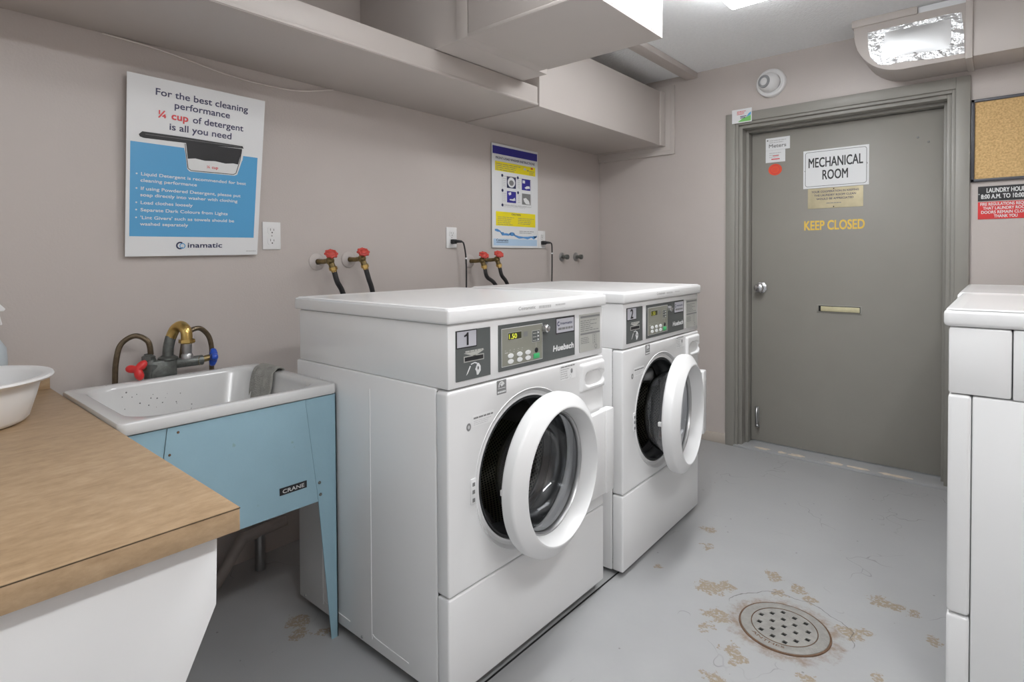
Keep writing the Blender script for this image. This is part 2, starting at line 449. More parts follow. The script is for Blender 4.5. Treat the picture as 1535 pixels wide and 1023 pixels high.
def frame(o, u, v):
    """flat surface frame: o origin, u and v unit-ish directions, n outwards"""
    o, u, v = Vector(o), Vector(u), Vector(v); n = u.cross(v).normalized()
    return lambda a, b, h=0.0: o + u * a + v * b + n * h
class Flat:
    STEP = .0004
    def __init__(s, fr, base=0.0): s.fr = fr; s.base = base; s.mb = MB('paper')
    def _h(s, L): return s.base + L * s.STEP
    def board(s, w, h, th, m, u0=0, v0=0, r=0.0):
        pts = rrect(u0, v0, u0 + w, v0 + h, r) if r else [(u0, v0), (u0 + w, v0), (u0 + w, v0 + h), (u0, v0 + h)]
        n = len(pts); a = [s.fr(p[0], p[1], 0) for p in pts]; c = [s.fr(p[0], p[1], th) for p in pts]
        s.mb.add(a + c, [tuple(range(n))[::-1], tuple(range(n, 2 * n))] + [(i, (i + 1) % n, n + (i + 1) % n, n + i) for i in range(n)], m)
        s.base = th; return s
    def poly(s, pts, m, L=1):
        s.mb.add([s.fr(p[0], p[1], s._h(L)) for p in pts], [tuple(range(len(pts)))], m); return s
    def rect(s, u0, v0, u1, v1, m, L=1, nu=1):
        V = []; F = []
        for i in range(nu + 1):
            u = u0 + (u1 - u0) * i / nu; V += [s.fr(u, v0, s._h(L)), s.fr(u, v1, s._h(L))]
        for i in range(nu): F.append((2 * i, 2 * i + 2, 2 * i + 3, 2 * i + 1))
        s.mb.add(V, F, m); return s
    def ell(s, cu, cv, ru, rv, m, L=1, seg=28):
        return s.poly([(cu + ru * math.cos(2 * PI * k / seg), cv + rv * math.sin(2 * PI * k / seg)) for k in range(seg)], m, L)
    def ring(s, cu, cv, r1, r0, m, L=1, seg=36, a0=0, a1=2 * PI):
        V = []; F = []; n = seg + 1
        for k in range(n):
            a = a0 + (a1 - a0) * k / seg
            V += [s.fr(cu + r * math.cos(a), cv + r * math.sin(a), s._h(L)) for r in (r0, r1)]
        for k in range(seg): F.append((2 * k, 2 * k + 1, 2 * k + 3, 2 * k + 2))
        s.mb.add(V, F, m); return s
    def line(s, pts, w, m, L=1):
        for (a, b), (c, d) in zip(pts[:-1], pts[1:]):
            l = math.hypot(c - a, d - b) or 1; nx, ny = -(d - b) / l * w / 2, (c - a) / l * w / 2
            s.poly([(a - nx, b - ny), (c - nx, d - ny), (c + nx, d + ny), (a + nx, b + ny)], m, L)
        return s
    def border(s, u0, v0, u1, v1, w, m, L=1):
        s.rect(u0, v0, u1, v0 + w, m, L).rect(u0, v1 - w, u1, v1, m, L).rect(u0, v0 + w, u0 + w, v1 - w, m, L); return s.rect(u1 - w, v0 + w, u1, v1 - w, m, L)
    def text(s, txt, u, v, cap, m, L=2, align='L', width=None, bold=0.0, shear=0.0):
        V, F = glyphs(txt, shear); k = cap / CAP
        x0 = min(p[0] for p in V); x1 = max(p[0] for p in V); kx = width / (x1 - x0) if width else k
        w = (x1 - x0) * kx; off = {'L': 0, 'C': -w / 2, 'R': -w}[align]; b = bold * 2.2 * cap
        for i, (dx, dy) in enumerate(((0, 0),) if not bold else ((-b, -b), (b, -b), (b, b), (-b, b), (0, 0))):
            s.mb.add([s.fr(u + off + (p[0] - x0) * kx + dx, v + p[1] * k + dy, s._h(L) + i * .00001) for p in V], F, m)
        return s
    def bars(s, u0, v0, u1, v1, n, m, L=2, fill=.45, ragged=.3, seed=1):
        rnd = random.Random(seed); st = (v1 - v0) / n
        for i in range(n):
            e = u1 - (u1 - u0) * ragged * rnd.random(); b = v1 - (i + 1) * st; a = u0
            while a < e - .0005:
                q = min(e, a + (u1 - u0) * rnd.uniform(.10, .26)); s.rect(a, b, q, b + st * fill, m, L); a = q + (u1 - u0) * .025
        return s
    def build(s, name, parent=None): return s.mb.build(name, parent, smooth=None)

def rrect(x0, y0, x1, y1, r, n=6):
    out = []
    for cx, cy, a in ((x1 - r, y0 + r, -PI / 2), (x1 - r, y1 - r, 0), (x0 + r, y1 - r, PI / 2), (x0 + r, y0 + r, PI)):
        for k in range(n + 1):
            t = a + PI / 2 * k / n; out.append((cx + r * math.cos(t), cy + r * math.sin(t)))
    return out

def plate(outer, holes, th, bev, fr):
    """filled 2-D outline with holes, thickness th, bevelled, mapped by fr -> (verts, faces)"""
    cu = bpy.data.curves.new('p', 'CURVE'); cu.dimensions = '2D'; cu.fill_mode = 'BOTH'
    for loop in [outer] + holes:
        sp = cu.splines.new('POLY'); sp.points.add(len(loop) - 1); sp.use_cyclic_u = True
        for p, q in zip(sp.points, loop): p.co = (q[0], q[1], 0, 1)
    cu.extrude = th / 2 - bev; cu.bevel_depth = bev; cu.bevel_resolution = 2; cu.offset = -bev
    ob = bpy.data.objects.new('p', cu); COL.objects.link(ob)
    dg = bpy.context.evaluated_depsgraph_get(); ev = ob.evaluated_get(dg); me = ev.to_mesh()
    bm = bmesh.new(); bm.from_mesh(me); bmesh.ops.remove_doubles(bm, verts=bm.verts[:], dist=1e-5)
    bmesh.ops.recalc_face_normals(bm, faces=bm.faces[:]); bm.verts.index_update()
    V = [fr(v.co.x, v.co.y, v.co.z) for v in bm.verts]; F = [[v.index for v in f.verts] for f in bm.faces]
    bm.free(); ev.to_mesh_clear(); bpy.data.objects.remove(ob); bpy.data.curves.remove(cu)
    return V, F
def circle(cx, cy, r, n=64): return [(cx + r * math.cos(2 * PI * k / n), cy + r * math.sin(2 * PI * k / n)) for k in range(n)]

# ------------------------------------------------------------------ room
XW, YB, ZC, XR, YR = -2.22, 3.565, 2.35, 1.0, -1.9     # left wall, back wall, ceiling, right wall, rear wall
DX0, DX1, DZ = -1.235, -.195, 2.000                     # door opening in the back wall
def struct(name, mb, smooth=35, parent=None):
    o = mb.build(name, parent, smooth); o['kind'] = 'structure' if parent is None else o.get('kind', 'structure')
    if parent is not None and 'kind' in o: del o['kind']
    return o
struct('floor', MB('floor').box(XW - .1, XR + .1, YR - .1, YB + .4, -.1, 0), None)
struct('ceiling', MB('ceil').box(XW - .1, XR + .1, YR - .1, YB + .4, ZC, ZC + .1), None)
struct('wall_left', MB('wall').box(XW - .1, XW, YR - .1, YB + .1, 0, ZC), None)
struct('wall_right', MB('wall').box(XR, XR + .1, YR - .1, YB + .1, 0, ZC), None)
wb = MB('wall')
wb.box(XW, DX0, YB, YB + .2, 0, ZC).box(DX1, XR, YB, YB + .2, 0, ZC).box(DX0, DX1, YB, YB + .2, DZ, ZC)
struct('wall_back', wb, None)
struct('baseboard_back', MB('base').box(XW + .002, -1.303, YB - .012, YB, 0, .062, bev=.003))
struct('baseboard_right', MB('base').box(XR - .012, XR, YR, YB, 0, .062, bev=.003))
# ceiling trim strip running to the back wall
struct('trim_2', MB('duct').box(-1.565, -1.49, 2.02, YB, ZC - .036, ZC, bev=.003))
# sealed joint in the floor along the front of the washers
struct('trim_3', MB('dark').box(-1.077, -1.071, .2, 1.90, -.002, .0007), None)

# door casing: stepped steel frame
fm = MB('frame')
def casing(a, b, y0, y1, m=None):
    """U-shaped step: jamb strip between offsets a and b outside the door opening, from depth y0 to y1"""
    L, R, T = -1.195, -.232, 1.936
    fm.box(L - b, L - a, y0, y1, 0, T + b, m, bev=.002)
    fm.box(R + a, R + b, y0, y1, 0, T + b, m, bev=.002)
    fm.box(L - a, R + a, y0, y1, T + a, T + b, m, bev=.002)
casing(.052, .108, YB - .018, YB + .03)
casing(.036, .055, YB - .008, YB + .06)
casing(.016, .040, YB + .010, YB + .18)
casing(.000, .020, YB + .075, YB + .19)
struct('trim_1', fm)

# door leaf
YD = 3.695
dl = MB('door').box(-1.193, -.234, YD, YD + .045, .02, 1.933, bev=.002)
door = struct('door_1', dl)
bsl = frame((0, YD, 0), (1, 0, 0), (0, 0, 1))
Flat(bsl).text('KEEP CLOSED', -.891, 1.326, .052, 'stencil', 1, width=.306, bold=.012).build('stencil_lettering', door)
kb = MB('chrome')
kb.lathe([(0, .034), (.006, .034), (.010, .026), (.012, .014), (.032, .013), (.040, .024), (.052, .0285), (.062, .025), (.067, .014), (.068, 0)], (-1.135, YD, .978), (0, -1, 0))
kb.build('door_knob', door)
ms = MB('slotbrass')
ms.box(-.822, -.594, YD - .004, YD, .842, .890, 'frame', bev=.0015)
ms.box(-.812, -.602, YD - .006, YD - .003, .852, .884, 'dark')
ms.box(-.800, -.604, YD - .012, YD - .005, .853, .881, 'slotbrass', bev=.002)
ms.build('mail_slot', door)
st = MB('steel')
st.box(-1.168, -1.146, YD - .006, YD, .105, .235, bev=.002)
st.tube([(-1.157, YD - .008, .225), (-1.155, YD - .022, .19), (-1.150, YD - .026, .13)], .007)
st.ball((-1.148, YD - .028, .122), .014, sc=(1, 1, .8))
st.build('door_holder', door)
hb = MB('greyink')
for x, z in ((-.345, 1.797), (-.299, 1.768)): hb.lathe([(0, .006), (.004, .005), (.005, 0)], (x, YD, z), (0, -1, 0), seg=12)
hb.build('screw', door)
struct('trim_4', MB('floor').box(-1.255, -.175, YB - .02, YB + .19, -.004, .0125, bev=.004))   # sill under the door
ch = MB('chip')
for cx, w, sd in ((-1.09, .10, 1), (-.98, .05, 2), (-.90, .10, 5), (-.70, .10, 3), (-.58, .13, 4), (-.42, .16, 6)):
    rnd = random.Random(sd); n = 14
    pts = []
    for k in range(n):
        a = 2 * PI * k / n; q = rnd.uniform(.6, 1.1)
        pts.append((cx + w / 2 * math.cos(a) * q, 3.566 + .022 * math.sin(a) * q + .012, .0128))
    ch.prism(pts, (0, 0, .0006))
tag(ch.build('cement_chips', None, None), kind='structure')
bpy.data.objects['cement_chips'].name = 'trim_5'

# ------------------------------------------------------------------ ceiling lights
def ceiling_light(x0, x1, y0, y1, label, lamp):
    t = thing('ceiling_light', ((x0 + x1) / 2, (y0 + y1) / 2, ZC), label, 'ceiling light', 'fluorescent ceiling lights')
    MB('housing').box((x0 + x1) / 2 - .045, (x0 + x1) / 2 + .045, y0 + .03, y1 - .03, ZC - .0585, ZC - .001, bev=.003).build('housing', t)
    q = MB(lamp)
    prof = [(x0, ZC - .058), (x0 + .001, ZC - .078), (x0 + .012, ZC - .086), (x1 - .012, ZC - .086), (x1 - .001, ZC - .078), (x1, ZC - .058)]
    a = [(x, y0, z) for x, z in prof]
    q.prism(a, (0, y1 - y0, 0))
    q.build('diffuser', t)
    for x in (x0 - .012, x1) if x1 - x0 > y1 - y0 else (): MB('housing').box(x, x + .012, y0 - .002, y1 + .002, ZC - .089, ZC - .012, bev=.002).build('end_cap', t)
    return t
ceiling_light(-.925, -.64, 1.34, 2.57, 'long white fluorescent ceiling light beyond the hanging duct, toward the grey door', 'lamp_a')
ceiling_light(-1.05, .17, -.55, -.395, 'long white fluorescent ceiling light above the near end of the folding counter', 'lamp_b')
ceiling_light(.36, .515, -.1, 1.10, 'unseen fill light added in front of the dryers, shaped as a long fluorescent', 'fill_lamp')  # unseen fixture added to brighten the washer fronts

# ------------------------------------------------------------------ ducts
t = thing('wall_duct', (-1.95, 1.2, 1.91), 'long taupe duct boxed along the top of the left wall', 'duct')
d = MB('duct').box(XW, -1.715, -1.5, 2.194, 1.908, 2.0, bev=.003); d.box(-1.716, -1.712, -1.5, 2.194, 1.911, 1.921, bev=.001); d.build('shallow_run', t)
d = MB('duct').box(XW, -1.709, 2.20, 3.50, 1.905, 2.255, bev=.003)
d.build('deep_run', t)
d = MB('duct').box(XW, -1.700, 3.478, 3.548, 1.903, 2.257, bev=.002); d.build('end_band', t)
d = MB('duct').box(XW, -1.640, 3.548, YB, 1.850, 2.300, bev=.003); d.box(XW, -1.665, 3.543, 3.55, 1.875, 2.280, bev=.002); d.build('wall_flange', t)

t = thing('branch_duct', (-1.6, 1.75, 2.0), 'taupe branch duct hanging from the ceiling across the wall duct', 'duct')
MB('duct').box(XW, -1.575, 1.535, 2.085, 2.003, ZC, bev=.003).build('duct_arm', t)
MB('duct').box(-1.575, -1.515, 1.517, 2.012, 1.997, ZC, bev=.003).build('duct_collar', t)
d = MB('duct').box(-1.511, -.975, 1.515, 2.01, 1.993, ZC, bev=.003)
for z in (1.995,): d.box(-1.511, -.975, 1.513, 1.52, z - .002, z + .012, bev=.002)
d.prism([(-.974, 1.52, 2.002), (-.974, 2.004, 2.002), (-.968, 1.762, 2.17)], (-.002, 0, 0))
d.build('duct_box', t)

t = thing('exhaust_duct', (-.2, 3.44, 2.06), 'taupe exhaust duct with rounded end above the door, patched with foil', 'duct')
zb, zt = 2.068, 2.318; x0, x1 = -.576, -.128; ra, rb_ = .205, .215
pr = [(x1, zb), (x1, zt)] + [(x0, zt)]
for k in range(13):
    a = PI + PI / 2 * k / 12; pr.append((x0 + ra + ra * math.cos(a), zb + rb_ + rb_ * math.sin(a)))
d = MB('duct').prism([(x, 3.315, z) for x, z in pr], (0, YB - 3.315, 0), bev=.003)
d.build('duct_elbow', t)
MB('duct').box(-.585, -.315, 3.305, YB, zt - .004, ZC, bev=.004).build('top_flange', t)
MB('sheet').box(-.315, -.13, 3.330, YB, zt - .002, ZC).build('silver_top', t)
d = MB('duct').box(-.128, XR, 3.320, YB, 2.070, ZC, bev=.003); d.box(-.136, -.110, 3.310, YB, 2.062, ZC, bev=.003); d.build('duct_run', t)
fe = frame((0, 3.3145, 0), (1, 0, 0), (0, 0, 1))
fp = Flat(fe)
n = 26; top = []; bot = []
rnd = random.Random(3)
ou = [(-.515, 2.277), (-.42, 2.279), (-.30, 2.281), (-.20, 2.279), (-.150, 2.277), (-.146, 2.20), (-.140, 2.089), (-.25, 2.092), (-.36, 2.100), (-.43, 2.100), (-.470, 2.112), (-.505, 2.15), (-.512, 2.2)]
V = [fe(a + rnd.uniform(-.003, .003), b + rnd.uniform(-.003, .003), .0015) for a, b in ou]
fp.mb.add(V, [tuple(range(len(V)))], 'foil')
fp.build('foil_patch', t)
s2 = MB('sheet')
nx_, nz_ = 18, 8; V = []; F = []
for i in range(nx_ + 1):
    for j in range(nz_ + 1):
        a, b = i / nx_, j / nz_
        xl = -.455 + .012 * b; x = xl + (-.188 - xl) * a; z = 2.138 - .016 * a + (.122 + .012 * a) * b
        V.append((x, 3.3120 - .009 * math.sin(PI * a) ** .6 * math.sin(PI * b) ** .6, z))
for i in range(nx_):
    for j in range(nz_): F.append((i * (nz_ + 1) + j, (i + 1) * (nz_ + 1) + j, (i + 1) * (nz_ + 1) + j + 1, i * (nz_ + 1) + j + 1))
s2.add(V, F); s2.build('sheet_metal_patch', t)
for x, z in ((-.325, 2.128), (-.186, 2.135)):
    MB('steel').lathe([(0, .009), (.004, .008), (.006, 0)], (x, 3.3115, z), (0, -1, 0), seg=14).build('screw', t)

# loose cable under the wall duct
cb = MB('cable').tube([(-2.212, .55, 1.905), (-2.212, .70, 1.898), (-2.212, .823, 1.882), (-2.212, .951, 1.864), (-2.212, 1.093, 1.859), (-2.212, 1.234, 1.868), (-2.212, 1.39, 1.906)], .0028, seg=6)
tag(cb.build('cable'), 'thin painted cable sagging below the wall duct', 'cable')

# ------------------------------------------------------------------ security camera
t = thing('security_camera', (-1.04, YB, 2.19), 'small white eyeball security camera on the wall above the door', 'security camera')
MB('white2').lathe([(0, .082), (.018, .082), (.026, .078), (.030, .070)], (-1.04, YB, 2.19), (0, -1, 0)).lathe([(.030, .070), (.024, .055)], (-1.04, YB, 2.19), (0, -1, 0)).build('base', t)
e = MB('white2').ball((-1.045, YB - .030, 2.19), .058, sc=(1, .95, 1), seg=32).build('eyeball', t)
ax = Vector((-.35, -1, -.02)).normalized()
lc = Vector((-1.045, YB - .030, 2.19)) + ax * .047
MB('lensgrey').lathe([(0, .037), (.006, .035), (.008, .026), (.004, .022)], lc, ax).build('lens_ring', e)
MB('lens').lathe([(.003, .022), (.006, .012), (.007, 0)], lc, ax).build('lens', e)

# ------------------------------------------------------------------ signs on and round the door
def sign(name, loc, label, cat): return thing(name, loc, label, cat)
bd = lambda y: frame((0, y, 0), (1, 0, 0), (0, 0, 1))
fr = bd(YD)
t = sign('sign', (-.732, YD, 1.68), 'white mechanical room sign with black border on the grey door', 'sign')
f = Flat(lambda a, b, h: fr(a, b, h)); f.board(.333, .222, .003, 'paper', -.898, 1.569)
f.build('board', t)
f = Flat(fr, .003)
w = .0022
o_ = rrect(-.888, 1.579, -.575, 1.781, .014); i_ = rrect(-.888 + w, 1.579 + w, -.575 - w, 1.781 - w, .012)
nn = len(o_)
f.mb.add([fr(a, b, .0034) for a, b in o_] + [fr(a, b, .0034) for a, b in i_], [(k, (k + 1) % nn, nn + (k + 1) % nn, nn + k) for k in range(nn)], 'black')
f.text('MECHANICAL', -.7315, 1.690, .054, 'black', 1, 'C', .275, bold=.008).text('ROOM', -.7315, 1.617, .053, 'black', 1, 'C', .128, bold=.008)
f.ell(-.889, 1.672, .003, .003, 'greyink', 2, 10).ell(-.574, 1.688, .003, .003, 'greyink', 2, 10)
f.build('lettering', t)

t = sign('plaque', (-.733, YD, 1.51), 'small engraved brass plaque below the white mechanical room sign', 'plaque')
f = Flat(fr); f.board(.281, .116, .002, 'brassplate', -.873, 1.450); f.build('plate', t)
f = Flat(fr, .002)
f.text('YOUR COOPERATION IN KEEPING', -.733, 1.541, .0105, 'ink', 1, 'C', .240, .012).text('THE LAUNDRY ROOM CLEAN', -.733, 1.520, .0105, 'ink', 1, 'C', .212, .012).text('WOULD BE APPRECIATED', -.733, 1.499, .0105, 'ink', 1, 'C', .188, .012)
f.bars(-.775, 1.476, -.70, 1.484, 1, 'greyink', 1, .6, 0)
for v in (1.560, 1.457): f.ell(-.738, v, .0035, .0035, 'black', 2, 12)
f.build('lettering', t)

t = sign('notice', (-1.042, YD, 1.86), 'white meters label at the top left of the grey door', 'label')
f = Flat(frame((0, YD, 0), (1, 0, .004), (0, 0, 1))); f.board(.138, .074, .001, 'paper', -1.111, 1.825)
f.text('Meters', -1.092, 1.840, .021, 'greyink', 1, 'L', .098, .012).bars(-1.09, 1.868, -.99, 1.892, 2, 'paleink', 1, .4).ell(-1.1, 1.885, .005, .005, 'greyink', 1, 10)
f.build('card', t)
t = sign('notice', (-1.055, YD, 1.78), 'white sticker with red print below the meters label', 'label')
f = Flat(fr); f.board(.112, .074, .001, 'paper', -1.111, 1.746).bars(-1.09, 1.775, -1.02, 1.812, 3, 'paleink', 1, .35).rect(-1.078, 1.762, -1.03, 1.768, 'redink', 1).rect(-1.07, 1.783, -1.035, 1.787, 'redink', 1)
f.build('card', t)
t = sign('sticker', (-1.056, YD, 1.70), 'round orange-red sticker below the two white door labels', 'sticker')
f = Flat(fr); f.ell(-1.056, 1.701, .039, .035, 'orange', 2).ring(-1.056, 1.701, .028, .024, 'redink', 3).bars(-1.072, 1.69, -1.04, 1.714, 3, 'redink', 3, .4); f.build('disc', t)
t = sign('sticker', (-1.22, YB - .02, 2.02), 'small white sticker with red print and green swoosh on the door frame corner', 'sticker')
ft = frame((-1.264, YB - .0185, 1.983), (1, 0, 0), (0, 0, 1))
f = Flat(ft); f.board(.117, .083, .001, 'paper')
f.poly([(.035, .006), (.112, .006), (.112, .040), (.09, .032), (.06, .024)], 'limeg', 1).poly([(.085, .03), (.112, .042), (.112, .06), (.098, .05)], 'pblue', 1)
f.bars(.03, .050, .085, .074, 3, 'redink', 2, .45).bars(.05, .026, .088, .044, 2, 'dknavy', 3, .55)
f.build('card', t)

fb = bd(YB)
t = thing('bulletin_board', (.2, YB, 1.72), 'cork bulletin board in a dark frame right of the door', 'bulletin board')
q = MB('boardframe')
for a in ((-.121, .62, 1.526, 1.540), (-.121, .62, 1.908, 1.922), (-.121, -.107, 1.526, 1.922), (.606, .62, 1.526, 1.922)):
    q.box(a[0], a[1], YB - .016, YB, a[2], a[3], bev=.002)
q.build('frame', t); MB('cork').box(-.108, .608, YB - .009, YB - .001, 1.538, 1.910).build('cork_panel', t)

t = sign('sign', (.02, YB, 1.47), 'black laundry hours sign with white letters under the cork board', 'sign')
f = Flat(fb); f.board(.225, .070, .003, 'black', -.093, 1.433); f.build('board', t)
f = Flat(fb, .003).text('LAUNDRY HOURS', .013, 1.4725, .0205, 'whiteink', 1, 'C', .147, .012).text('8:00 A.M. TO 10:00 P.M.', .015, 1.444, .020, 'whiteink', 1, 'C', .192, .012)
f.ell(-.089, 1.466, .003, .003, 'steel', 1, 10); f.build('lettering', t)
t = sign('sign', (.02, YB, 1.39), 'red fire regulations sign with white letters below the black sign', 'sign')
f = Flat(fb); f.board(.225, .082, .003, 'red', -.093, 1.346); f.build('board', t)
f = Flat(fb, .003)
for k, (s_, w_) in enumerate((('FIRE REGULATIONS REQUIRE', .185), ('THAT LAUNDRY ROOM,', .165), ('DOORS REMAIN CLOSED', .178), ('THANK YOU', .084))):
    f.text(s_, .009, 1.4105 - k * .0192, .0135, 'whiteink', 1, 'C', w_, .012)
f.build('lettering', t)

# ------------------------------------------------------------------ detergent poster (curling off the wall at the top)
PW, PH = .455, .61
TL, TR, BR, BL = Vector((-2.185, .609, 1.791)), Vector((-2.150, 1.054, 1.777)), Vector((-2.205, 1.041, 1.190)), Vector((-2.200, .598, 1.183))
def pmap(a, b, h=0.0):
    u, v = a / PW, b / PH
    p = BL * (1 - u) * (1 - v) + BR * u * (1 - v) + TL * (1 - u) * v + TR * u * v
    n = (BR - BL).cross(TL - BL).normalized()
    return p + n * h
U = lambda a: a * PW
V_ = lambda b: b * PH
t = thing('poster', (-2.2, .83, 1.2), 'large white and blue detergent poster with a measuring cup on the left wall', 'poster')
f = Flat(pmap)
N_ = 10; V = []; F = []
for th in (0, .003):
    for i in range(N_ + 1):
        for j in range(N_ + 1): V.append(pmap(PW * i / N_, PH * j / N_, th))
K = (N_ + 1) ** 2
for i in range(N_):
    for j in range(N_):
        a = i * (N_ + 1) + j; F.append((K + a, K + a + N_ + 1, K + a + N_ + 2, K + a + 1)); F.append((a, a + 1, a + N_ + 2, a + N_ + 1))
for i in range(N_):
    for a, b in ((i, i + 1), (i + 1 + N_ * (N_ + 1), i + N_ * (N_ + 1)), ((i + 1) * (N_ + 1), i * (N_ + 1)), (i * (N_ + 1) + N_, (i + 1) * (N_ + 1) + N_)): F.append((b, a, K + a, K + b))
f.mb.add(V, F, 'paper'); f.base = .003
for i in range(8):
    for j in range(8):
        f.rect(U(.025 + .935 * i / 8), V_(.111 + .519 * j / 8), U(.025 + .935 * (i + 1) / 8), V_(.111 + .519 * (j + 1) / 8), 'pblue', 1)
f.build('sheet', t)
f = Flat(pmap, .003)
f.text('For the best cleaning', U(.523), V_(.905), .0225, 'ink', 2, 'C', U(.675), .009).text('performance', U(.517), V_(.848), .0225, 'ink', 2, 'C', U(.405), .009)
f.text('\u00bc cup', U(.205), V_(.783), .0235, 'redink', 2, 'L', U(.205), .016).text('of detergent', U(.445), V_(.783), .0225, 'ink', 2, 'L', U(.385), .009)
f.text('is all you need', U(.51), V_(.722), .0225, 'ink', 2, 'C', U(.455), .009)
for s_, w_, v_, du in (('Liquid Detergent is recommended for best', .775, .448, 0), ('cleaning performance', .392, .413, -.003), ('If using Powdered Detergent, please put', .735, .368, 0), ('soap directly into washer with clothing', .714, .333, -.003),
                   ('Load clothes loosely', .362, .290, 0), ('Separate Dark Colours from Lights', .635, .250, 0), ("'Lint Givers' such as towels should be", .690, .207, 0), ('washed separately', .335, .172, -.003)):
    f.text(s_, U(.097 + du), V_(v_), .0105, 'whiteink', 2, 'L', U(w_), .014)
    if du == 0: f.ell(U(.068), V_(v_ + .008), .0028, .0028, 'whiteink', 2, 10)
f.build('lettering', t)
f = Flat(pmap, .003)
hh = lambda pts, m, L: f.poly([(U(a), V_(b)) for a, b in pts], m, L)
hh([(.385, .690), (.845, .702), (.845, .680), (.835, .600), (.396, .600), (.380, .650)], 'whiteink', 2); hh([(.396, .602), (.833, .602), (.797, .508), (.775, .500), (.430, .497), (.412, .510)], 'whiteink', 2)
hh([(.078, .672), (.10, .690), (.385, .693), (.830, .690), (.840, .676), (.40, .660), (.11, .655), (.085, .660)], 'black', 3)
hh([(.398, .664), (.828, .672), (.818, .630), (.800, .572), (.76, .575), (.70, .568), (.62, .575), (.54, .570), (.47, .577), (.414, .570), (.405, .63)], 'black', 3)
f.line([(U(a), V_(b)) for a, b in ((.392, .655), (.400, .605), (.418, .515), (.44, .503), (.765, .507), (.785, .515), (.815, .60), (.825, .665))], .0022, 'black', 4)
f.line([(U(a), V_(b)) for a, b in ((.12, .677), (.40, .680), (.82, .683))], .0012, 'greyink', 4)
f.text('\u00bc cup', U(.60), V_(.528), .010, 'redink', 4, 'C', U(.085), .01)
f.build('illustration', t)
f = Flat(pmap, .003)
f.ring(U(.375), V_(.060), .0135, .0085, 'dknavy', 2, 24, .9, 5.6).ring(U(.392), V_(.058), .010, .007, 'pblue', 3, 24)
f.build('logo', t); f = Flat(pmap, .003)
f.text('inamatic', U(.432), V_(.048), .0175, 'dknavy', 2, 'L', U(.265), .012); f.build('logo_lettering', t); f = Flat(pmap, .003)
f.bars(U(.90), V_(.022), U(.985), V_(.030), 1, 'paleink', 2, .6, 0)
f.build('small_print', t)

# ------------------------------------------------------------------ washer instruction poster
t = thing('poster', (XW, 2.61, 1.23), 'narrow blue and yellow washer instruction poster above the second washer', 'poster')
P2 = frame((XW + .008, 2.400, 1.231), (0, 1, 0), (0, 0, 1)); w2, h2 = .422, .598
f = Flat(P2); f.board(w2, h2, .003, 'paper')
A = lambda a: a * w2
B = lambda b: b * h2
f.rect(A(.015), B(.902), A(.988), B(.978), 'navy', 1)
f.rect(A(.062), B(.742), A(.942), B(.833), 'yellow', 1).rect(A(.075), B(.213), A(.938), B(.350), 'yellow', 1)
for k in range(6):
    f.rect(A(.024), B(.020 + .022 * k), A(.975), B(.042 + .022 * k), 'pale' if k < 3 else 'paper', 1)
f.build('sheet', t)
f = Flat(P2, .003)
f.text('FRONT-LOAD WASHER INSTRUCTIONS', A(.5), B(.856), .013, 'ink', 2, 'C', A(.85), .01); f.build('title_lettering', t); f = Flat(P2, .003)
f.bars(A(.08), B(.752), A(.62), B(.825), 4, 'greyink', 2, .3); f.build('notice_lettering', t); f = Flat(P2, .003)
f.bars(A(.80), B(.752), A(.92), B(.80), 3, 'greyink', 2, .3).ell(A(.70), B(.80), .013, .007, 'paleink', 2).ell(A(.77), B(.79), .006, .005, 'greyink', 2).ell(A(.86), B(.817), .012, .006, 'redink', 2)
f.build('notice_pictures', t); f = Flat(P2, .003)
f.text('CAUTION', A(.5), B(.322), .010, 'ink', 2, 'C', A(.2), .012).bars(A(.11), B(.225), A(.47), B(.312), 5, 'greyink', 2, .25).bars(A(.54), B(.24), A(.92), B(.312), 4, 'greyink', 2, .25)
f.build('caution_lettering', t); f = Flat(P2, .003)
f.bars(A(.57), B(.148), A(.91), B(.182), 2, 'greyink', 2, .3); f.build('footer_lettering', t); f = Flat(P2, .003); f.text('Coinamatic', A(.08), B(.062), .013, 'dknavy', 2, 'L', A(.25), .01).rect(A(.08), B(.048), A(.33), B(.052), 'dknavy', 2)
f.build('logo', t); f = Flat(P2, .003)
f.bars(A(.22), B(.40), A(.84), B(.434), 3, 'paleink', 2, .3); f.build('step_lettering', t)
for a in (.225, .535):
    for b in (.60, .455): Flat(P2, .003).bars(A(a), B(b), A(a + .065), B(b + .09), 5, 'paleink', 2, .3).build('step_lettering', t)
f = Flat(P2, .003)
for (a, b, c_) in ((.303, .588, 'dknavy'), (.628, .586, 'navy'), (.305, .445, 'navy'), (.632, .44, 'greyink')): f.rect(A(a), B(b), A(a + .195), B(b + .112), c_, 2)
f.ell(A(.40), B(.645), .034, .030, 'paper', 3).ell(A(.40), B(.640), .021, .016, 'greyink', 4).rect(A(.30), B(.695), A(.50), B(.703), 'greyink', 3)
f.rect(A(.645), B(.655), A(.70), B(.685), 'paper', 3).poly([(A(.72), B(.60)), (A(.815), B(.61)), (A(.80), B(.632)), (A(.74), B(.63)), (A(.69), B(.612))], 'paper', 3)
f.poly([(A(.33), B(.54)), (A(.39), B(.55)), (A(.395), B(.525)), (A(.35), B(.515))], 'paper', 3).poly([(A(.36), B(.48)), (A(.43), B(.482)), (A(.47), B(.50)), (A(.485), B(.47)), (A(.44), B(.465)), (A(.36), B(.47))], 'paper', 3)
f.poly([(A(.66), B(.50)), (A(.72), B(.51)), (A(.79), B(.48)), (A(.81), B(.445)), (A(.72), B(.447)), (A(.68), B(.47))], 'paper', 3)
for a, b in ((.207, .702), (.54, .702), (.211, .557), (.544, .553), (.208, .415)): f.ell(A(a), B(b), .009, .009, 'dknavy', 3, 16)
f.border(A(.207), B(.415), A(.84), B(.70), .0012, 'greyink', 2)
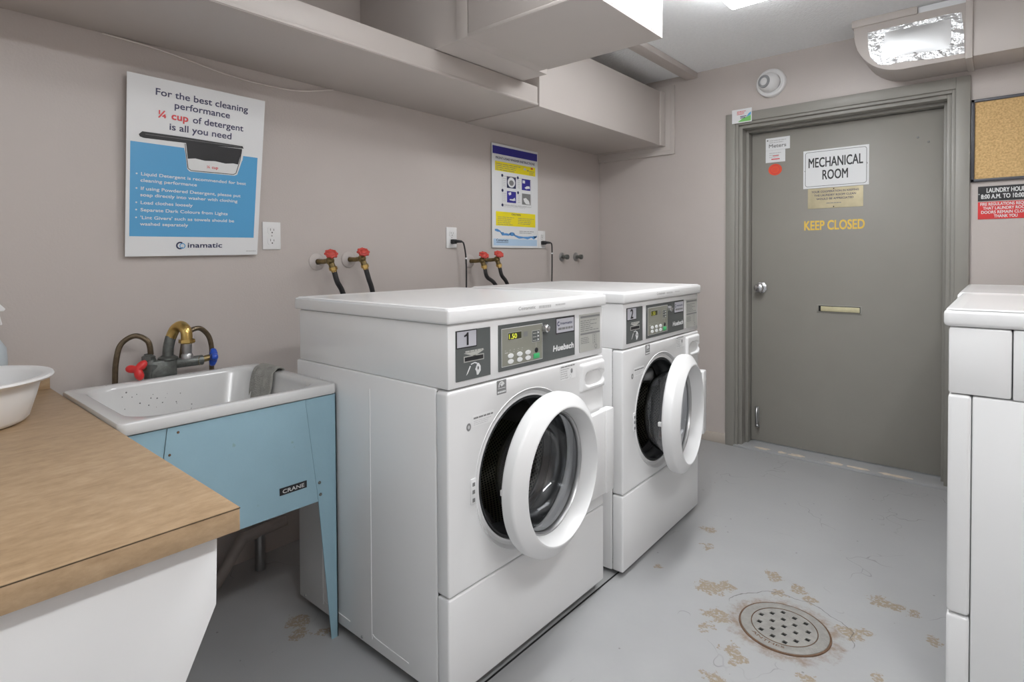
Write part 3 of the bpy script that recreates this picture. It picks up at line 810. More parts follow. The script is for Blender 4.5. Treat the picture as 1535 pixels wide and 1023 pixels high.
f.build('step_pictures', t); f = Flat(P2, .003)
wv = [(.05, .175), (.10, .178), (.15, .165), (.20, .140), (.24, .135), (.28, .14), (.34, .135), (.38, .15), (.44, .145), (.48, .125), (.56, .115), (.66, .110), (.76, .112), (.84, .118), (.90, .112), (.97, .128)]
for k in range(len(wv) - 1):
    (a, b), (c_, d_) = wv[k], wv[k + 1]
    f.poly([(A(a), B(b - .012 - .012 * math.sin(k * 1.7) ** 2)), (A(c_), B(d_ - .012 - .012 * math.sin((k + 1) * 1.7) ** 2)), (A(c_), B(d_ + .003)), (A(a), B(b + .003))], 'water', 2 if k % 2 else 3)
f.ell(A(.41), B(.135), .024, .011, 'water', 3).ell(A(.21), B(.138), .014, .008, 'water', 3).ell(A(.91), B(.115), .020, .006, 'water', 3)
f.build('water_picture', t)

# ------------------------------------------------------------------ outlets and cords
def outlet(y, z, label):
    t = thing('wall_outlet', (XW, y, z), label, 'wall outlet', 'white duplex wall outlets')
    MB('white2').box(XW, XW + .006, y - .037, y + .037, z - .055, z + .055, bev=.002).build('cover_plate', t)
    fo = frame((XW + .006, 0, 0), (0, 1, 0), (0, 0, 1))
    for dz in (.021, -.021):
        f = Flat(fo); pts = rrect(y - .017, z + dz - .0145, y + .017, z + dz + .0145, .008)
        n = len(pts); f.mb.add([fo(a, b, 0) for a, b in pts] + [fo(a, b, .0025) for a, b in pts], [tuple(range(n, 2 * n))] + [(i, (i + 1) % n, n + (i + 1) % n, n + i) for i in range(n)], 'white2')
        f.base = .0025
        f.rect(y - .008, z + dz - .001, y - .006, z + dz + .008, 'slot', 1).rect(y + .006, z + dz - .001, y + .008, z + dz + .007, 'slot', 1).ell(y, z + dz - .008, .0028, .0028, 'slot', 1, 10)
        f.build('receptacle', t)
    f = Flat(fo); f.ell(y, z, .003, .003, 'steel', 1, 10); f.build('screw', t)
    return t
outlet(1.107, 1.265, 'white wall outlet beside the large detergent poster, nothing plugged in')
outlet(2.089, 1.280, 'white wall outlet left of the narrow washer poster, with a black plug in it')
outlet(2.868, 1.286, 'white wall outlet partly behind the right edge of the washer poster')
def cord(y, z, path, label, tagz):
    t = thing('power_cord', (XW, y, z), label, 'power cord', 'black washer power cords')
    p = MB('rubber').box(XW + .0092, XW + .034, y - .014, y + .014, z - .012, z + .012, bev=.004)
    p.tube([(XW + .03, y, z), (XW + .045, y + .006, z + .001), (XW + .05, y + .03, z)], [.010, .006], smooth=True)
    p.build('plug', t)
    MB('rubber').tube(path, .0042, seg=8).build('cord', t)
    ty = [q for q in path if abs(q[2] - tagz) < .06][0]
    return t
c1 = cord(2.089, 1.259, [(XW + .05, 2.119, 1.259), (XW + .05, 2.135, 1.245), (XW + .05, 2.150, 1.171), (XW + .05, 2.152, 1.05), (XW + .045, 2.15, .8)], 'black power cord dropping from the outlet left of the washer poster', 1.171)
MB('white2').tube([(XW + .05, 2.1502, 1.174), (XW + .05, 2.1504, 1.166)], .0062, smooth=False).build('cord_band', c1)
c2 = cord(2.868, 1.265, [(XW + .05, 2.898, 1.265), (XW + .05, 2.914, 1.255), (XW + .05, 2.917, 1.199), (XW + .05, 2.915, 1.05), (XW + .045, 2.91, .8)], 'black power cord dropping from the outlet behind the washer poster', 1.199)
MB('white2').tube([(XW + .05, 2.9168, 1.203), (XW + .05, 2.9168, 1.194)], .0068, smooth=False).build('cord_band', c2)

# ------------------------------------------------------------------ hose valves
def valve(y, z, label, y_end, z_end=.95, esc=.036, knob='wornred', pipe='oldbrass'):
    t = thing('hose_valve', (XW, y, z), label, 'hose valve', 'red handled hose valves above the washers')
    o = Vector((XW, y, z))
    MB('wall' if esc > .03 else 'steel').lathe([(0, esc), (.004, esc), (.010, esc * .75), (.012, .012)], o, (1, 0, 0), seg=28).build('escutcheon', t)
    b = MB(pipe)
    c = o + Vector((.085, .012, .004))
    b.tube([o, o + Vector((.045, .004, 0)), c], .0105, smooth=False)
    b.ball(c, .018, sc=(1, 1, 1), seg=14)
    b.tube([c, c + Vector((.006, .010, -.032))], .013, smooth=False)
    b.lathe([(0, .017), (.014, .017), (.016, .012), (.022, .012)], c + Vector((.005, .009, -.026)), (.15, .25, -.95), 'brass', seg=6)
    hd = Vector((.60, -.22, .77)).normalized()
    b.tube([c, c + hd * .030], [.013, .008], smooth=False)
    b.build('valve_body', t)
    h = MB(knob); k0 = c + hd * .030
    h.lathe([(0, .007), (.001, .018), (.004, .0245), (.010, .0255), (.014, .021), (.012, .014), (.016, .008), (.017, 0)], k0, hd, seg=24)
    n = 8; u = hd.cross(Vector((0, 0, 1))).normalized(); w = hd.cross(u)
    for k in range(n):
        a = 2 * PI * k / n; h.ball(k0 + hd * .007 + (u * math.cos(a) + w * math.sin(a)) * .0235, .0058, seg=8)
    h.build('handle', t)
    h0 = c + Vector((.008, .014, -.045))
    MB('hose').tube([h0, h0 + Vector((.004, .012, -.045)), Vector((h0.x, (h0.y * .45 + y_end * .55), (h0.z * .4 + z_end * .6) + .015)), Vector((h0.x - .01, y_end, z_end)), Vector((h0.x - .03, y_end + .008, z_end - .15))], .0108, seg=12).build('hose', t)
    return t
valve(1.305, 1.160, 'red handled hose valve nearest the big poster, left of its pair', 1.400)
valve(1.462, 1.168, 'red handled hose valve, right of the pair beside the big poster', 1.545)
valve(2.225, 1.155, 'red handled hose valve left of the pair under the washer poster', 2.39)
valve(2.345, 1.160, 'red handled hose valve right of the pair under the washer poster', 2.475, esc=.030)
for y, lb in ((3.091, 'capped pipe stub sticking out of the left wall, nearer the posters'), (3.255, 'capped pipe stub sticking out of the left wall, nearer the room corner')):
    t = thing('pipe_stub', (XW, y, 1.175), lb, 'pipe stub', 'capped pipe stubs in the wall')
    MB('steel').lathe([(0, .030), (.003, .030), (.009, .020), (.010, .012)], (XW, y, 1.175), (1, 0, 0), seg=24).build('escutcheon', t)
    MB('pewter').lathe([(.005, .011), (.035, .011), (.036, .016), (.052, .016), (.054, .010), (.055, 0)], (XW, y, 1.175), (1, 0, 0), seg=12).build('cap', t)

# ------------------------------------------------------------------ laundry sink
SX0, SX1, SY0, SY1, SZ = -2.082, -1.548, .4015, .976, .790
t = thing('laundry_sink', (-1.80, .68, 0), 'old white enamel laundry sink on a blue painted metal stand', 'sink')
q = MB('porcelain')
def rl(x0, x1, y0, y1, r, z): return [(x, y, z) for x, y in rrect(x0, y0, x1, y1, r, 8)]
loops = [rl(SX0 + .03, SX1 - .03, SY0 + .03, SY1 - .03, .05, .760), rl(SX0 + .002, SX1 - .002, SY0 + .002, SY1 - .002, .016, .7605), rl(SX0, SX1, SY0, SY1, .017, .764), rl(SX0, SX1, SY0, SY1, .017, .7855),
         rl(SX0 + .002, SX1 - .002, SY0 + .002, SY1 - .002, .017, .7890), rl(SX0 + .005, SX1 - .005, SY0 + .005, SY1 - .005, .018, .790),
         rl(SX0 + .022, SX1 - .024, SY0 + .032, SY1 - .032, .085, .7895), rl(SX0 + .028, SX1 - .030, SY0 + .038, SY1 - .038, .088, .786), rl(SX0 + .033, SX1 - .036, SY0 + .043, SY1 - .043, .09, .775),
         rl(SX0 + .055, SX1 - .10, SY0 + .075, SY1 - .075, .11, .56), rl(SX0 + .07, SX1 - .125, SY0 + .095, SY1 - .095, .10, .535), rl(SX0 + .11, SX1 - .17, SY0 + .15, SY1 - .15, .06, .525)]
q.loft(loops, cap1=True)
loops2 = [rl(SX0 + .02, SX1 - .022, SY0 + .026, SY1 - .026, .06, .757), rl(SX0 + .04, SX1 - .085, SY0 + .06, SY1 - .06, .08, .55), rl(SX0 + .06, SX1 - .12, SY0 + .09, SY1 - .09, .08, .512)]
q.loft(loops2, cap1=True)
tub = q.build('tub', t, 40)
rnd = random.Random(12); sp = MB('greyink')
for k in range(60):
    a, b = rnd.random(), rnd.random()
    if k < 44:   # chips on the sloping back wall of the tub
        zz = .60 + .165 * b; xx = SX0 + .0335 + (.775 - zz) / .215 * .022; yy = SY0 + .12 + .36 * a
        r = rnd.uniform(.0008, .0028); nrm = (1, 0, .09)
        sp.lathe([(0, r), (.0006, r * .6), (.0007, 0)], (xx, yy, zz), nrm, seg=7)
    else:
        r = rnd.uniform(.001, .003); sp.lathe([(0, r), (.0006, r * .5), (.0007, 0)], (SX0 + .018, SY0 + .06 + .5 * a, .790), (0, 0, 1), seg=7)
o = sp.build('enamel_chips', tub); o['kind'] = 'stuff'
XA = -1.556
def leg(front, right):
    sx = 1 if front else -1
    xo = XA if front else -2.03
    q = MB('bluepaint')
    m = lambda y: y if right else 1.378 - y
    outer = .9745
    pf = [(m(.873), .757), (m(outer), .757), (m(outer), 0.0), (m(.952), 0.0), (m(.912), .443)]
    q.prism([(xo, y, z) for y, z in pf], (-.003 * sx, 0, 0))
    xs = xo - .003 * sx
    ps = [(xo, .757), (xo - .09 * sx, .757), (xo - .055 * sx, .443), (xo - .022 * sx, 0.0), (xo, 0.0)]
    q.prism([(x, m(outer), z) for x, z in ps], (0, -.003 if right else .003, 0))
    if front: 
        for z, y in ((.498, .920), (.461, .923)):
            q.lathe([(0, .005), (.002, .0045), (.003, 0)], (xo, m(y) - .004, z), (1, 0, 0), 'pewter', seg=10)
    q.build('leg', t, None)
for a in (True, False): leg(True, a)
q = MB('bluepaint')
q.prism([(XA + .0015, y, z) for y, z in ((1.378 - .8715, .757), (.8715, .757), (.9105, .443), (1.378 - .9105, .443))], (-.003, 0, 0))
q.prism([(XA - .002, y, z) for y, z in ((1.378 - .9105, .443), (.9105, .443), (.9105, .447), (1.378 - .9105, .447))], (-.03, 0, 0))
for z, y in ((.742, .53), (.69, .51)): q.lathe([(0, .0035), (.0012, .003), (.0015, 0)], (XA + .0015, y, z), (1, 0, 0), 'rustiron', seg=8)
q.build('front_apron', t, None)
q = MB('bluepaint')
q.box(-1.97, -1.62, .4025, .4055, .50, .757).build('side_apron', t, None)
MB('bluepaint').box(-1.97, -1.62, .972, .975, .50, .757).build('side_apron', t, None)
fa = frame((XA + .0015, 0, 0), (0, 1, 0), (0, 0, 1))
f = Flat(fa); f.board(.083, .0205, .0015, 'black', .790, .498)
f.text('CRANE', .8315, .5028, .0105, 'silverletter', 1, 'C', .066, .012); f.build('nameplate', t)
# waste pipe and trap below the tub
q = MB('pvc')
q.lathe([(0, .05), (.01, .05), (.012, .024), (.05, .024)], (-1.82, .68, .512), (0, 0, -1), 'steel', seg=20)
q.tube([(-1.82, .68, .50), (-1.82, .68, .41), (-1.85, .66, .36), (-1.92, .62, .36), (-1.97, .58, .40), (-2.04, .55, .40), (-2.17, .54, .38)], .026, seg=14)
q.build('drain_pipe', t)
q = MB('pvc').tube([(-2.12, .82, .0), (-2.12, .845, .022), (-2.12, .925, .128), (-2.12, .955, .140), (-2.12, 1.10, .150)], .021, seg=14)
q.tube([(-2.12, .998, .15), (-2.12, .998, .0)], .019, 'steel', seg=14, smooth=False)
q.build('waste_pipe', t)
# faucet on the back of the tub
fx = -2.110
q = MB('pewter')
q.box(SX0 - .10, SX0 + .002, .45, .92, .762, .772, 'porcelain', bev=.003)
q.box(fx - .022, fx + .022, .635, .715, .772, .842, bev=.010)
q.lathe([(0, .018), (.03, .018), (.05, .026), (.056, .026), (.060, .02), (.075, .017)], (fx, .640, .772), (0, 0, 1), seg=20)
q.tube([(fx, .625, .823), (fx, .80, .823)], .017, smooth=False, seg=14)
q.lathe([(0, .020), (.012, .020), (.016, .013), (.020, .013)], (fx, .635, .845), (0, 0, 1), seg=6)
q.lathe([(0, .030), (.006, .030), (.012, .020)], (fx, .692, .840), (0, 0, 1), seg=20)
q.tube([(fx, .785, .823), (fx + .008, .792, .823)], .015, 'oldbrass', smooth=False)
fct = q.build('faucet', t)
q = MB('pewter').tube([(fx, .692, .845), (fx, .694, .880), (fx, .702, .915)], .0165, seg=14)
q.tube([(fx, .702, .912), (fx + .010, .712, .940), (fx + .034, .722, .951), (fx + .058, .728, .936), (fx + .062, .729, .905)], [.0165, .0175], 'brass', seg=16)
q.lathe([(0, .024), (.010, .025), (.014, .019)], (fx + .062, .729, .908), (0, 0, -1), 'brass', seg=6)
q.lathe([(0, .016), (.02, .015), (.034, .014), (.040, .018), (.052, .018), (.053, .012)], (fx + .062, .729, .896), (0, 0, -1), 'steel', seg=18)
q.build('spout', fct)
def lobed(c, ax, key):
    ax = Vector(ax).normalized(); u = ax.cross(Vector((0, 0, 1))).normalized(); w = ax.cross(u); n = 36
    q = MB(key); L = []
    for h, s_ in ((0, .5), (.004, .95), (.012, 1.05), (.020, .95), (.025, .55)):
        L.append([Vector(c) + ax * h + (u * math.cos(2 * PI * k / n) + w * math.sin(2 * PI * k / n)) * s_ * (.0235 + .0105 * math.cos(3 * 2 * PI * k / n + .5)) for k in range(n)])
    q.loft(L, cap0=True, cap1=True)
    return q
q = lobed((fx + .034, .598, .822), (.75, -.55, .25), 'redknob'); q.tube([(fx, .628, .823), (fx + .036, .598, .823)], .010, 'oldbrass', smooth=False); q.build('hot_handle', fct, 50)
q = lobed((fx + .004, .822, .830), (.25, 1, -.1), 'blueknob'); q.tube([(fx, .79, .823), (fx + .004, .823, .829)], .011, 'oldbrass', smooth=False); q.build('cold_handle', fct, 50)
px_ = -2.14
q = MB('tubing').tube([(px_, .548, .55), (px_, .549, .78), (px_, .555, .862), (px_, .570, .905), (px_ + .012, .604, .926), (px_ + .03, .634, .906), (fx, .642, .862)], .0085, seg=10); q.build('supply_tube', t)
q = MB('tubing').tube([(px_, .842, .55), (px_, .842, .80), (px_, .842, .862), (px_, .830, .905), (px_ + .008, .796, .932), (px_ + .02, .752, .915), (px_ + .03, .738, .87), (fx - .005, .735, .83)], .0085, seg=10); q.build('supply_tube', t)

# rag over the tub's right side
q = MB('rag'); nu, nv = 16, 22; V = []; F = []
path = [(.970, .764), (.972, .785), (.966, .797), (.952, .800), (.938, .796), (.929, .782), (.922, .75), (.918, .70), (.914, .655), (.911, .63)]
cp = catmull([Vector((0, a, b)) for a, b in path], 3)
for i in range(nu + 1):
    for j, p in enumerate(cp):
        s_ = i / nu; k = j / (len(cp) - 1)
        wr = .006 * math.sin(s_ * 17 + k * 3) * min(1, max(0, (j - 11) / 6)) 
        pinch = 1 - .18 * k
        x = -1.975 + (s_ - .5) * .150 * pinch + .05 + .012 * math.sin(k * 5 + s_ * 4)
        drop = (.02 * math.sin(s_ * 7) * k)
        V.append((x, p.y - max(0, wr) - .003 - .002 * math.sin(s_ * 31 + j), p.z + drop * (1 if j > 14 else 0)))
n = len(cp)
for i in range(nu):
    for j in range(n - 1): F.append((i * n + j, i * n + j + 1, (i + 1) * n + j + 1, (i + 1) * n + j))
q.add(V, F)
o = q.build('rag', None, 60); tag(o, 'crumpled grey rag hung over the right end of the laundry sink', 'rag')
sol = o.modifiers.new('thick', 'SOLIDIFY'); sol.thickness = .004; sol.offset = 1

# ------------------------------------------------------------------ folding counter
t = thing('folding_counter', (-1.5, -.3, 0), 'wide tan laminate folding counter on a white support panel', 'counter')
CZ, CX1, CY1 = .780, -.916, .400
q = MB('counter'); q.box(XW + .002, CX1, -1.5, CY1, CZ - .038, CZ, bev=.0015); q.build('countertop', t)
MB('tubing').box(CX1 - .002, CX1 + .0005, -1.5, CY1 + .0003, CZ - .0028, CZ - .0012).build('edge_seam', t)
MB('counter').box(XW + .002, XW + .020, -1.5, CY1 - .003, CZ, CZ + .042, bev=.002).build('backsplash', t)
q = MB('white2').prism([(-.945, y, z) for y, z in ((-1.2, .742), (.377, .742), (.374, .624), (.327, .523), (.094, 0.0), (-.95, 0.0), (-1.2, .52))], (-.028, 0, 0), bev=.002); q.build('support_panel', t)
MB('white2').box(XW + .004, -.99, .10, .125, 0, CZ - .038, bev=.002).build('light_block_panel', t)  # unseen panel added to keep fill light out from under the counter

# wash basin
bc = Vector((-1.86, .150, CZ))
q = MB('white2').lathe([(0, 0), (0, .126), (.004, .136), (.012, .143), (.060, .157), (.096, .166), (.100, .178), (.103, .188), (.108, .192), (.113, .190), (.114, .182), (.111, .170), (.105, .163), (.06, .150), (.012, .136), (.006, .12), (.006, 0)], bc + Vector((0, 0, .0005)), (0, 0, 1), seg=72)
tag(q.build('wash_basin', None, 40), 'round white plastic wash basin on the tan counter', 'basin')
# spray bottle behind the basin
t = thing('spray_bottle', (-2.10, .245, CZ), 'pale spray bottle by the wall behind the white basin', 'bottle')
bo = (-2.10, .245, CZ)
MB('bluebottle').lathe([(0, 0), (0, .036), (.004, .040), (.12, .042), (.150, .040), (.175, .026), (.20, .014), (.215, .013)], bo, (0, 0, 1), seg=28).build('body', t)
q = MB('white2').lathe([(.212, .016), (.235, .016), (.236, .008)], bo, (0, 0, 1), seg=18)
q.box(-2.112, -2.088, .215, .263, CZ + .235, CZ + .275, bev=.006)
q.prism([(-2.108, .255, CZ + .252), (-2.108, .255, CZ + .275), (-2.108, .270, CZ + .275), (-2.108, .284, CZ + .258), (-2.108, .280, CZ + .252)], (.016, 0, 0), bev=.002)
q.prism([(-2.105, .26, CZ + .25), (-2.105, .27, CZ + .25), (-2.105, .277, CZ + .215), (-2.105, .272, CZ + .213)], (.01, 0, 0), bev=.002)
q.build('trigger_head', t)

# ------------------------------------------------------------------ floor drain
DC = Vector((-.513, 1.905, 0))
t = thing('floor_drain', DC, 'round cast iron floor drain with rust, set in the grey floor', 'floor drain')
q = MB('castiron').lathe([(0, .128), (.004, .126), (.0055, .122), (.0055, .098), (.004, .095), (.001, .094)], DC + Vector((0, 0, .0004)), (0, 0, 1), seg=72)
q.lathe([(0, .133), (.0028, .132), (.0035, .1275), (.0, .126)], DC + Vector((0, 0, .0002)), (0, 0, 1), 'rustiron', seg=72)
q.build('rim', t)
MB('dark').lathe([(0, 0), (0, .097)], DC + Vector((0, 0, .0008)), (0, 0, 1), seg=48).build('pit', t)
holes = []
for hx_, hy_ in ((-.595, 1.923), (-.588, 1.882), (-.572, 1.845), (-.570, 1.952), (-.558, 1.912), (-.546, 1.872), (-.535, 1.835), (-.544, 1.979), (-.533, 1.941), (-.521, 1.905), (-.510, 1.865), (-.498, 1.828), (-.507, 1.970), (-.497, 1.933), (-.485, 1.896), (-.473, 1.855), (-.472, 1.964), (-.456, 1.924), (-.448, 1.884)):
    px, py = hx_ - DC.x + .008, hy_ - DC.y
    holes.append([(px + a, py + b) for a, b in ((-.0078, -.0062), (.0050, -.0080), (.0078, .0062), (-.0050, .0080))])
V, F = plate(circle(0, 0, .0935, 64), holes, .0045, .0006, lambda a, b, h: DC + Vector((a, b, h + .0033)))
q = MB('castiron').add(V, F); q.build('grate', t, 30)
def ringmap(a, b, h=0.0):
    r = .1045 + b; th = a / .11
    return DC + Vector((r * math.cos(th), r * math.sin(th), .0059 + h))
for s_, th0 in (('ANTHES', -2.05), ('SEWER', 2.70)):
    f = Flat(lambda a, b, h, th0=th0: ringmap(a + th0 * .11, b, h) if True else None)
    f.fr = (lambda th0: (lambda a, b, h=0.0: ringmap(th0 * .11 + a, -b + .0045, h)))(th0)
    # letters read from outside the rim: mirror radial axis, run anticlockwise
    if s_ == 'ANTHES':
        f.fr = lambda a, b, h=0.0: ringmap(-1.95 * .11 + a, .011 - b - .004, h)
        f.fr = lambda a, b, h=0.0: DC + Vector(((.1035 + .0095 - b) * math.cos(-2.25 + a / .11), (.1035 + .0095 - b) * math.sin(-2.25 + a / .11), .0060 + h))
    if s_ == 'ANTHES':
        f.text(s_, 0, 0, .0095, 'rustiron', 0, 'L', .105, .01); f.build('cast_lettering', t)
q = MB('rustiron').lathe([(0, .0965), (.0022, .0962), (.0025, .0945), (.0, .094)], DC + Vector((0, 0, .0038)), (0, 0, 1), seg=64)
q.build('rust_seam', t)

# ------------------------------------------------------------------ front load machines
WW, WD = .745, .740
def bars_panel(f, *a, **k): return f.bars(*a, **k)
def washer(loc, rz, num, label, theta, zb, digits, hx, hy):
    t = thing('washing_machine', (0, 0, 0), label, 'washing machine', 'white front load washers')
    # cabinet, open at the front
    q = MB('white')
    q.box(-WD, -.045, 0.0, WW, zb, .836, bev=.006, drop=(1, 0, 0))
    for ys in (0, WW):
        for x0, x1 in ((-.328, -.16), (-.590, -.44)):
            q.tube([(x0, ys, .795), (x0, ys, .44), (x0, ys, .09), (x0 + .006, ys, .076), (x0 + .03, ys, .070), (x1, ys, .066)], .0016, seg=8)
    for x in (-.378, -.70): q.lathe([(0, .005), (.002, .004), (.003, 0)], (x, 0, .045), (0, -1, 0), 'steel', seg=10)
    q.build('cabinet', t)
    MB('white').box(-WD + .012, -.001, .005, WW - .005, .8365, 1.003, bev=.005).build('console', t)
    q = MB('white'); q.box(-WD - .004, .010, -.004, WW + .004, 1.0045, 1.043, bev=.007, seg=3)
    lo = [rl(-WD + .0, .006 - .0, .0, WW, .014, 1.0432), rl(-WD + .004, .002, .004, WW - .004, .014, 1.0462), rl(-WD + .016, -.010, .016, WW - .016, .016, 1.0462), rl(-WD + .028, -.022, .028, WW - .028, .018, 1.0435)]
    q.loft(lo, cap1=True)
    f = Flat(frame((.010, 0, 0), (0, 1, 0), (0, 0, 1)))
    lid = q.build('lid', t)
    f.text('Coinamatic', .270, 1.022, .0095, 'greyink', 1, 'L', .078, 0).bars(.365, 1.021, .425, 1.031, 1, 'paleink', 1, .8, 0).bars(.448, 1.024, .500, 1.030, 1, 'paleink', 1, .8, 0).rect(.275, 1.0135, .50, 1.0143, 'paleink', 1)
    f.build('lid_sticker', lid)
    # front panels
    cy_, cz_, R = .329, .554, .206
    V, F = plate(rrect(.001, .3015, WW - .001, .8320, .010), [circle(cy_, cz_, .2285, 72)], .044, .006, lambda a, b, h: Vector((-.022 + h, a, b)))
    fp = MB('white').add(V, F)
    fp.lathe([(-.0005, .2335), (.0012, .2315), (-.002, .2275), (-.008, .222), (-.010, .214), (-.008, .2085), (-.012, .2062), (-.043, .2062)], (0, cy_, cz_), (1, 0, 0), seg=80)
    front = fp.build('front_panel', t, 30)
    MB('white').box(-.044, 0, .001, WW - .001, zb + .002, .2985, bev=.006, seg=3).build('kick_panel', t)
    fl = frame((0, 0, 0), (0, 1, 0), (0, 0, 1))
    f = Flat(fl); f.rect(.186, .792, .226, .831, 'greyink', 1).ring(.206, .815, .013, .009, 'whiteink', 2, 20, .3, 3.4).rect(.190, .808, .222, .8095, 'whiteink', 2).bars(.189, .796, .223, .804, 1, 'whiteink', 2, .6, 0).poly([(.20, .82), (.212, .825), (.216, .818), (.206, .813)], 'whiteink', 2)
    f.build('energy_sticker', front)
    f = Flat(fl); f.rect(.485, .780, .572, .829, 'white2', 1).bars(.487, .785, .535, .820, 5, 'paleink', 2, .45).ell(.548, .805, .006, .008, 'greyink', 2, 12).bars(.488, .821, .565, .828, 1, 'greyink', 2, .5, 0).ring(.520, .790, .007, .0055, 'paleink', 3, 16).ring(.54, .789, .006, .0048, 'paleink', 3, 16)
    f.build('caution_sticker', front)
    f = Flat(fl); f.rect(.090, .724, .174, .756, 'white2', 1).bars(.094, .745, .170, .753, 1, 'greyink', 2, .55, 0).bars(.094, .729, .165, .743, 3, 'paleink', 2, .25)
    f.build('door_label', front)
    f = Flat(fl); f.ell(.076, .728, .0085, .0105, 'greyink', 1, 20).ell(.076, .728, .004, .005, 'paleink', 2, 14); f.build('door_symbol', front)
    q = MB('white2').box(0, .003, .081, .100, .520, .588, bev=.0012)
    for z in (.530, .552, .572): q.box(.0028, .0036, .086, .095, z - .004, z + .006, 'greyink')
    q.build('door_catch', front)
    # detergent drawer with a scooped pull
    nu, nv = 28, 22; V = []; F = []
    y0, y1, z0, z1 = .594, .741, .723, .818
    def surf(a, b):
        e = min(a * (y1 - y0), (1 - a) * (y1 - y0), b * (z1 - z0), (1 - b) * (z1 - z0))
        x = .009 * min(1, (e / .006)) ** .5
        du, dv = (a - .56) / .42, (b - .42) / .28
        rr = (abs(du) ** 3 + abs(dv) ** 2.4)
        if rr < 1: x -= .020 * (1 - rr) ** .6 * (1 if dv < .2 else .9)
        return (x, y0 + (y1 - y0) * a, z0 + (z1 - z0) * b)
    for i in range(nu + 1):
        for j in range(nv + 1): V.append(surf(i / nu, j / nv))
    for i in range(nu):
        for j in range(nv): F.append((i * (nv + 1) + j, (i + 1) * (nv + 1) + j, (i + 1) * (nv + 1) + j + 1, i * (nv + 1) + j + 1))
    MB('white').add(V, F).build('detergent_drawer', t, 50)
    # rubber gasket and drum
    MB('gasket').lathe([(-.004, .2065), (.003, .204), (.000, .199), (-.022, .200), (-.030, .196), (-.040, .187), (-.050, .185), (-.056, .190), (-.060, .196), (-.075, .190), (-.080, .186), (-.090, .190)], (-.010, cy_, cz_), (1, 0, 0), seg=72).build('door_gasket', t, 50)
    q = MB('drum')
    q.lathe([(-.086, .192), (-.092, .226), (-.10, .228), (-.46, .228), (-.475, .215)], (0, cy_, cz_), (1, 0, 0), seg=72)
    q.lathe([(-.475, .215), (-.485, .15), (-.47, .08), (-.465, 0)], (0, cy_, cz_), (1, 0, 0), 'drum', seg=72)
    def uvf(p): return (math.atan2(p.y - cy_, p.z - cz_) * .228, p.x if p.x > -.47 else -.47 - (.228 - math.hypot(p.y - cy_, p.z - cz_)))
    uvf.wrap = 2 * PI * .228
    drum = q.build('drum', t, 40, uvf)
    for k in range(3):
        a = .4 + 2 * PI * k / 3; e = Vector((0, math.cos(a), math.sin(a))); s_ = Vector((0, -math.sin(a), math.cos(a)))
        c = Vector((0, cy_, cz_)); q = MB('steel'); L = []
        for x, h in ((-.12, .01), (-.16, .06), (-.40, .06), (-.45, .01)):
            L.append([c + Vector((x, 0, 0)) + e * (.2275 - r * h) + s_ * w for w, r in ((-.045, 0), (-.025, .6), (0, 1), (.025, .6), (.045, 0))])
        V = [p for l in L for p in l]; F = [(i * 5 + j, i * 5 + j + 1, (i + 1) * 5 + j + 1, (i + 1) * 5 + j) for i in range(3) for j in range(4)]
        q.add(V, F).build('lifter', drum, 50)
    # door: ring, glass bowl, hinge; swung open about the far edge
    th = math.radians(theta)
    def swing(p):
        x, y = p.x - hx, p.y - hy
        return Vector((hx + x * math.cos(th) - y * math.sin(th), hy + x * math.sin(th) + y * math.cos(th), p.z))
    dc = (hx, hy - .425, .5525)
    q = MB('white2')
    q.lathe([(.000, .196), (.000, .222), (.003, .2275), (.010, .2305), (.032, .2310), (.038, .2295), (.042, .2255), (.058, .2000), (.0610, .1960), (.0625, .1930), (.0620, .1902), (.058, .1880), (.014, .1745), (.006, .1735), (.002, .178), (.0005, .186)], dc, (1, 0, 0), seg=96, close=True)
    ddoor = q.xf(swing).build('door', t, 50)
    q = MB('gasket').lathe([(.008, .1745), (.014, .1750), (.016, .1700), (.010, .1660), (.000, .1665), (-.003, .173)], dc, (1, 0, 0), 'steel', seg=80, close=True)
    q.xf(swing).build('glass_rim', ddoor, 40)
    outer = [(.005, .1695), (-.010, .1685), (-.030, .1650), (-.055, .1575), (-.080, .145), (-.098, .125), (-.107, .095), (-.111, .05), (-.112, 0)]
    inner = [(-.108, 0), (-.107, .05), (-.103, .094), (-.094, .122), (-.077, .141), (-.053, .1535), (-.029, .161), (-.010, .1645), (.005, .1655)]
    q = MB('glass').lathe(outer + inner, dc, (1, 0, 0), seg=80, close=True)
    q.xf(swing).build('glass_bowl', ddoor, 60)
    q = MB('white2')
    q.prism([(.004, y, z) for y, z in ((.520, .395), (.560, .372), (.757, .358), (.757, .648), (.580, .648), (.520, .700))], (.024, 0, 0), bev=.004)
    q.box(.002, .034, .700, .758, .362, .650, bev=.005)
    q.xf(swing).build('hinge', ddoor, 40)
    q = MB('white2').box(-.012, .006, -.002, .012, -.008, .008, bev=.002); q.xf(lambda p: swing(p + Vector((dc[0] - .006, dc[1] - .205, dc[2])))).build('latch_hook', ddoor)
    # control strip
    fr = frame((-.001, 0, 0), (0, 1, 0), (0, 0, 1))
    f = Flat(fr); f.board(.129, .131, .0025, 'dkgrey', .031, .854)
    f.poly([(.058, .9245), (.136, .9265), (.098, .9135)], 'plate', 1).bars(.064, .926, .132, .932, 1, 'plate', 1, .7, 0)
    f.rect(.058, .9005, .134, .9165, 'plate', 1).rect(.061, .903, .131, .914, 'black', 2)
    f.poly([(.100, .878), (.108, .893), (.114, .893), (.121, .884), (.121, .872), (.112, .862), (.106, .862), (.104, .872)], 'whiteink', 1).poly([(.066, .866), (.072, .870), (.084, .888), (.080, .890)], 'whiteink', 1).line([(.084, .893), (.098, .896), (.108, .893)], .003, 'whiteink', 1).ell(.111, .880, .003, .005, 'dkgrey', 2, 10)
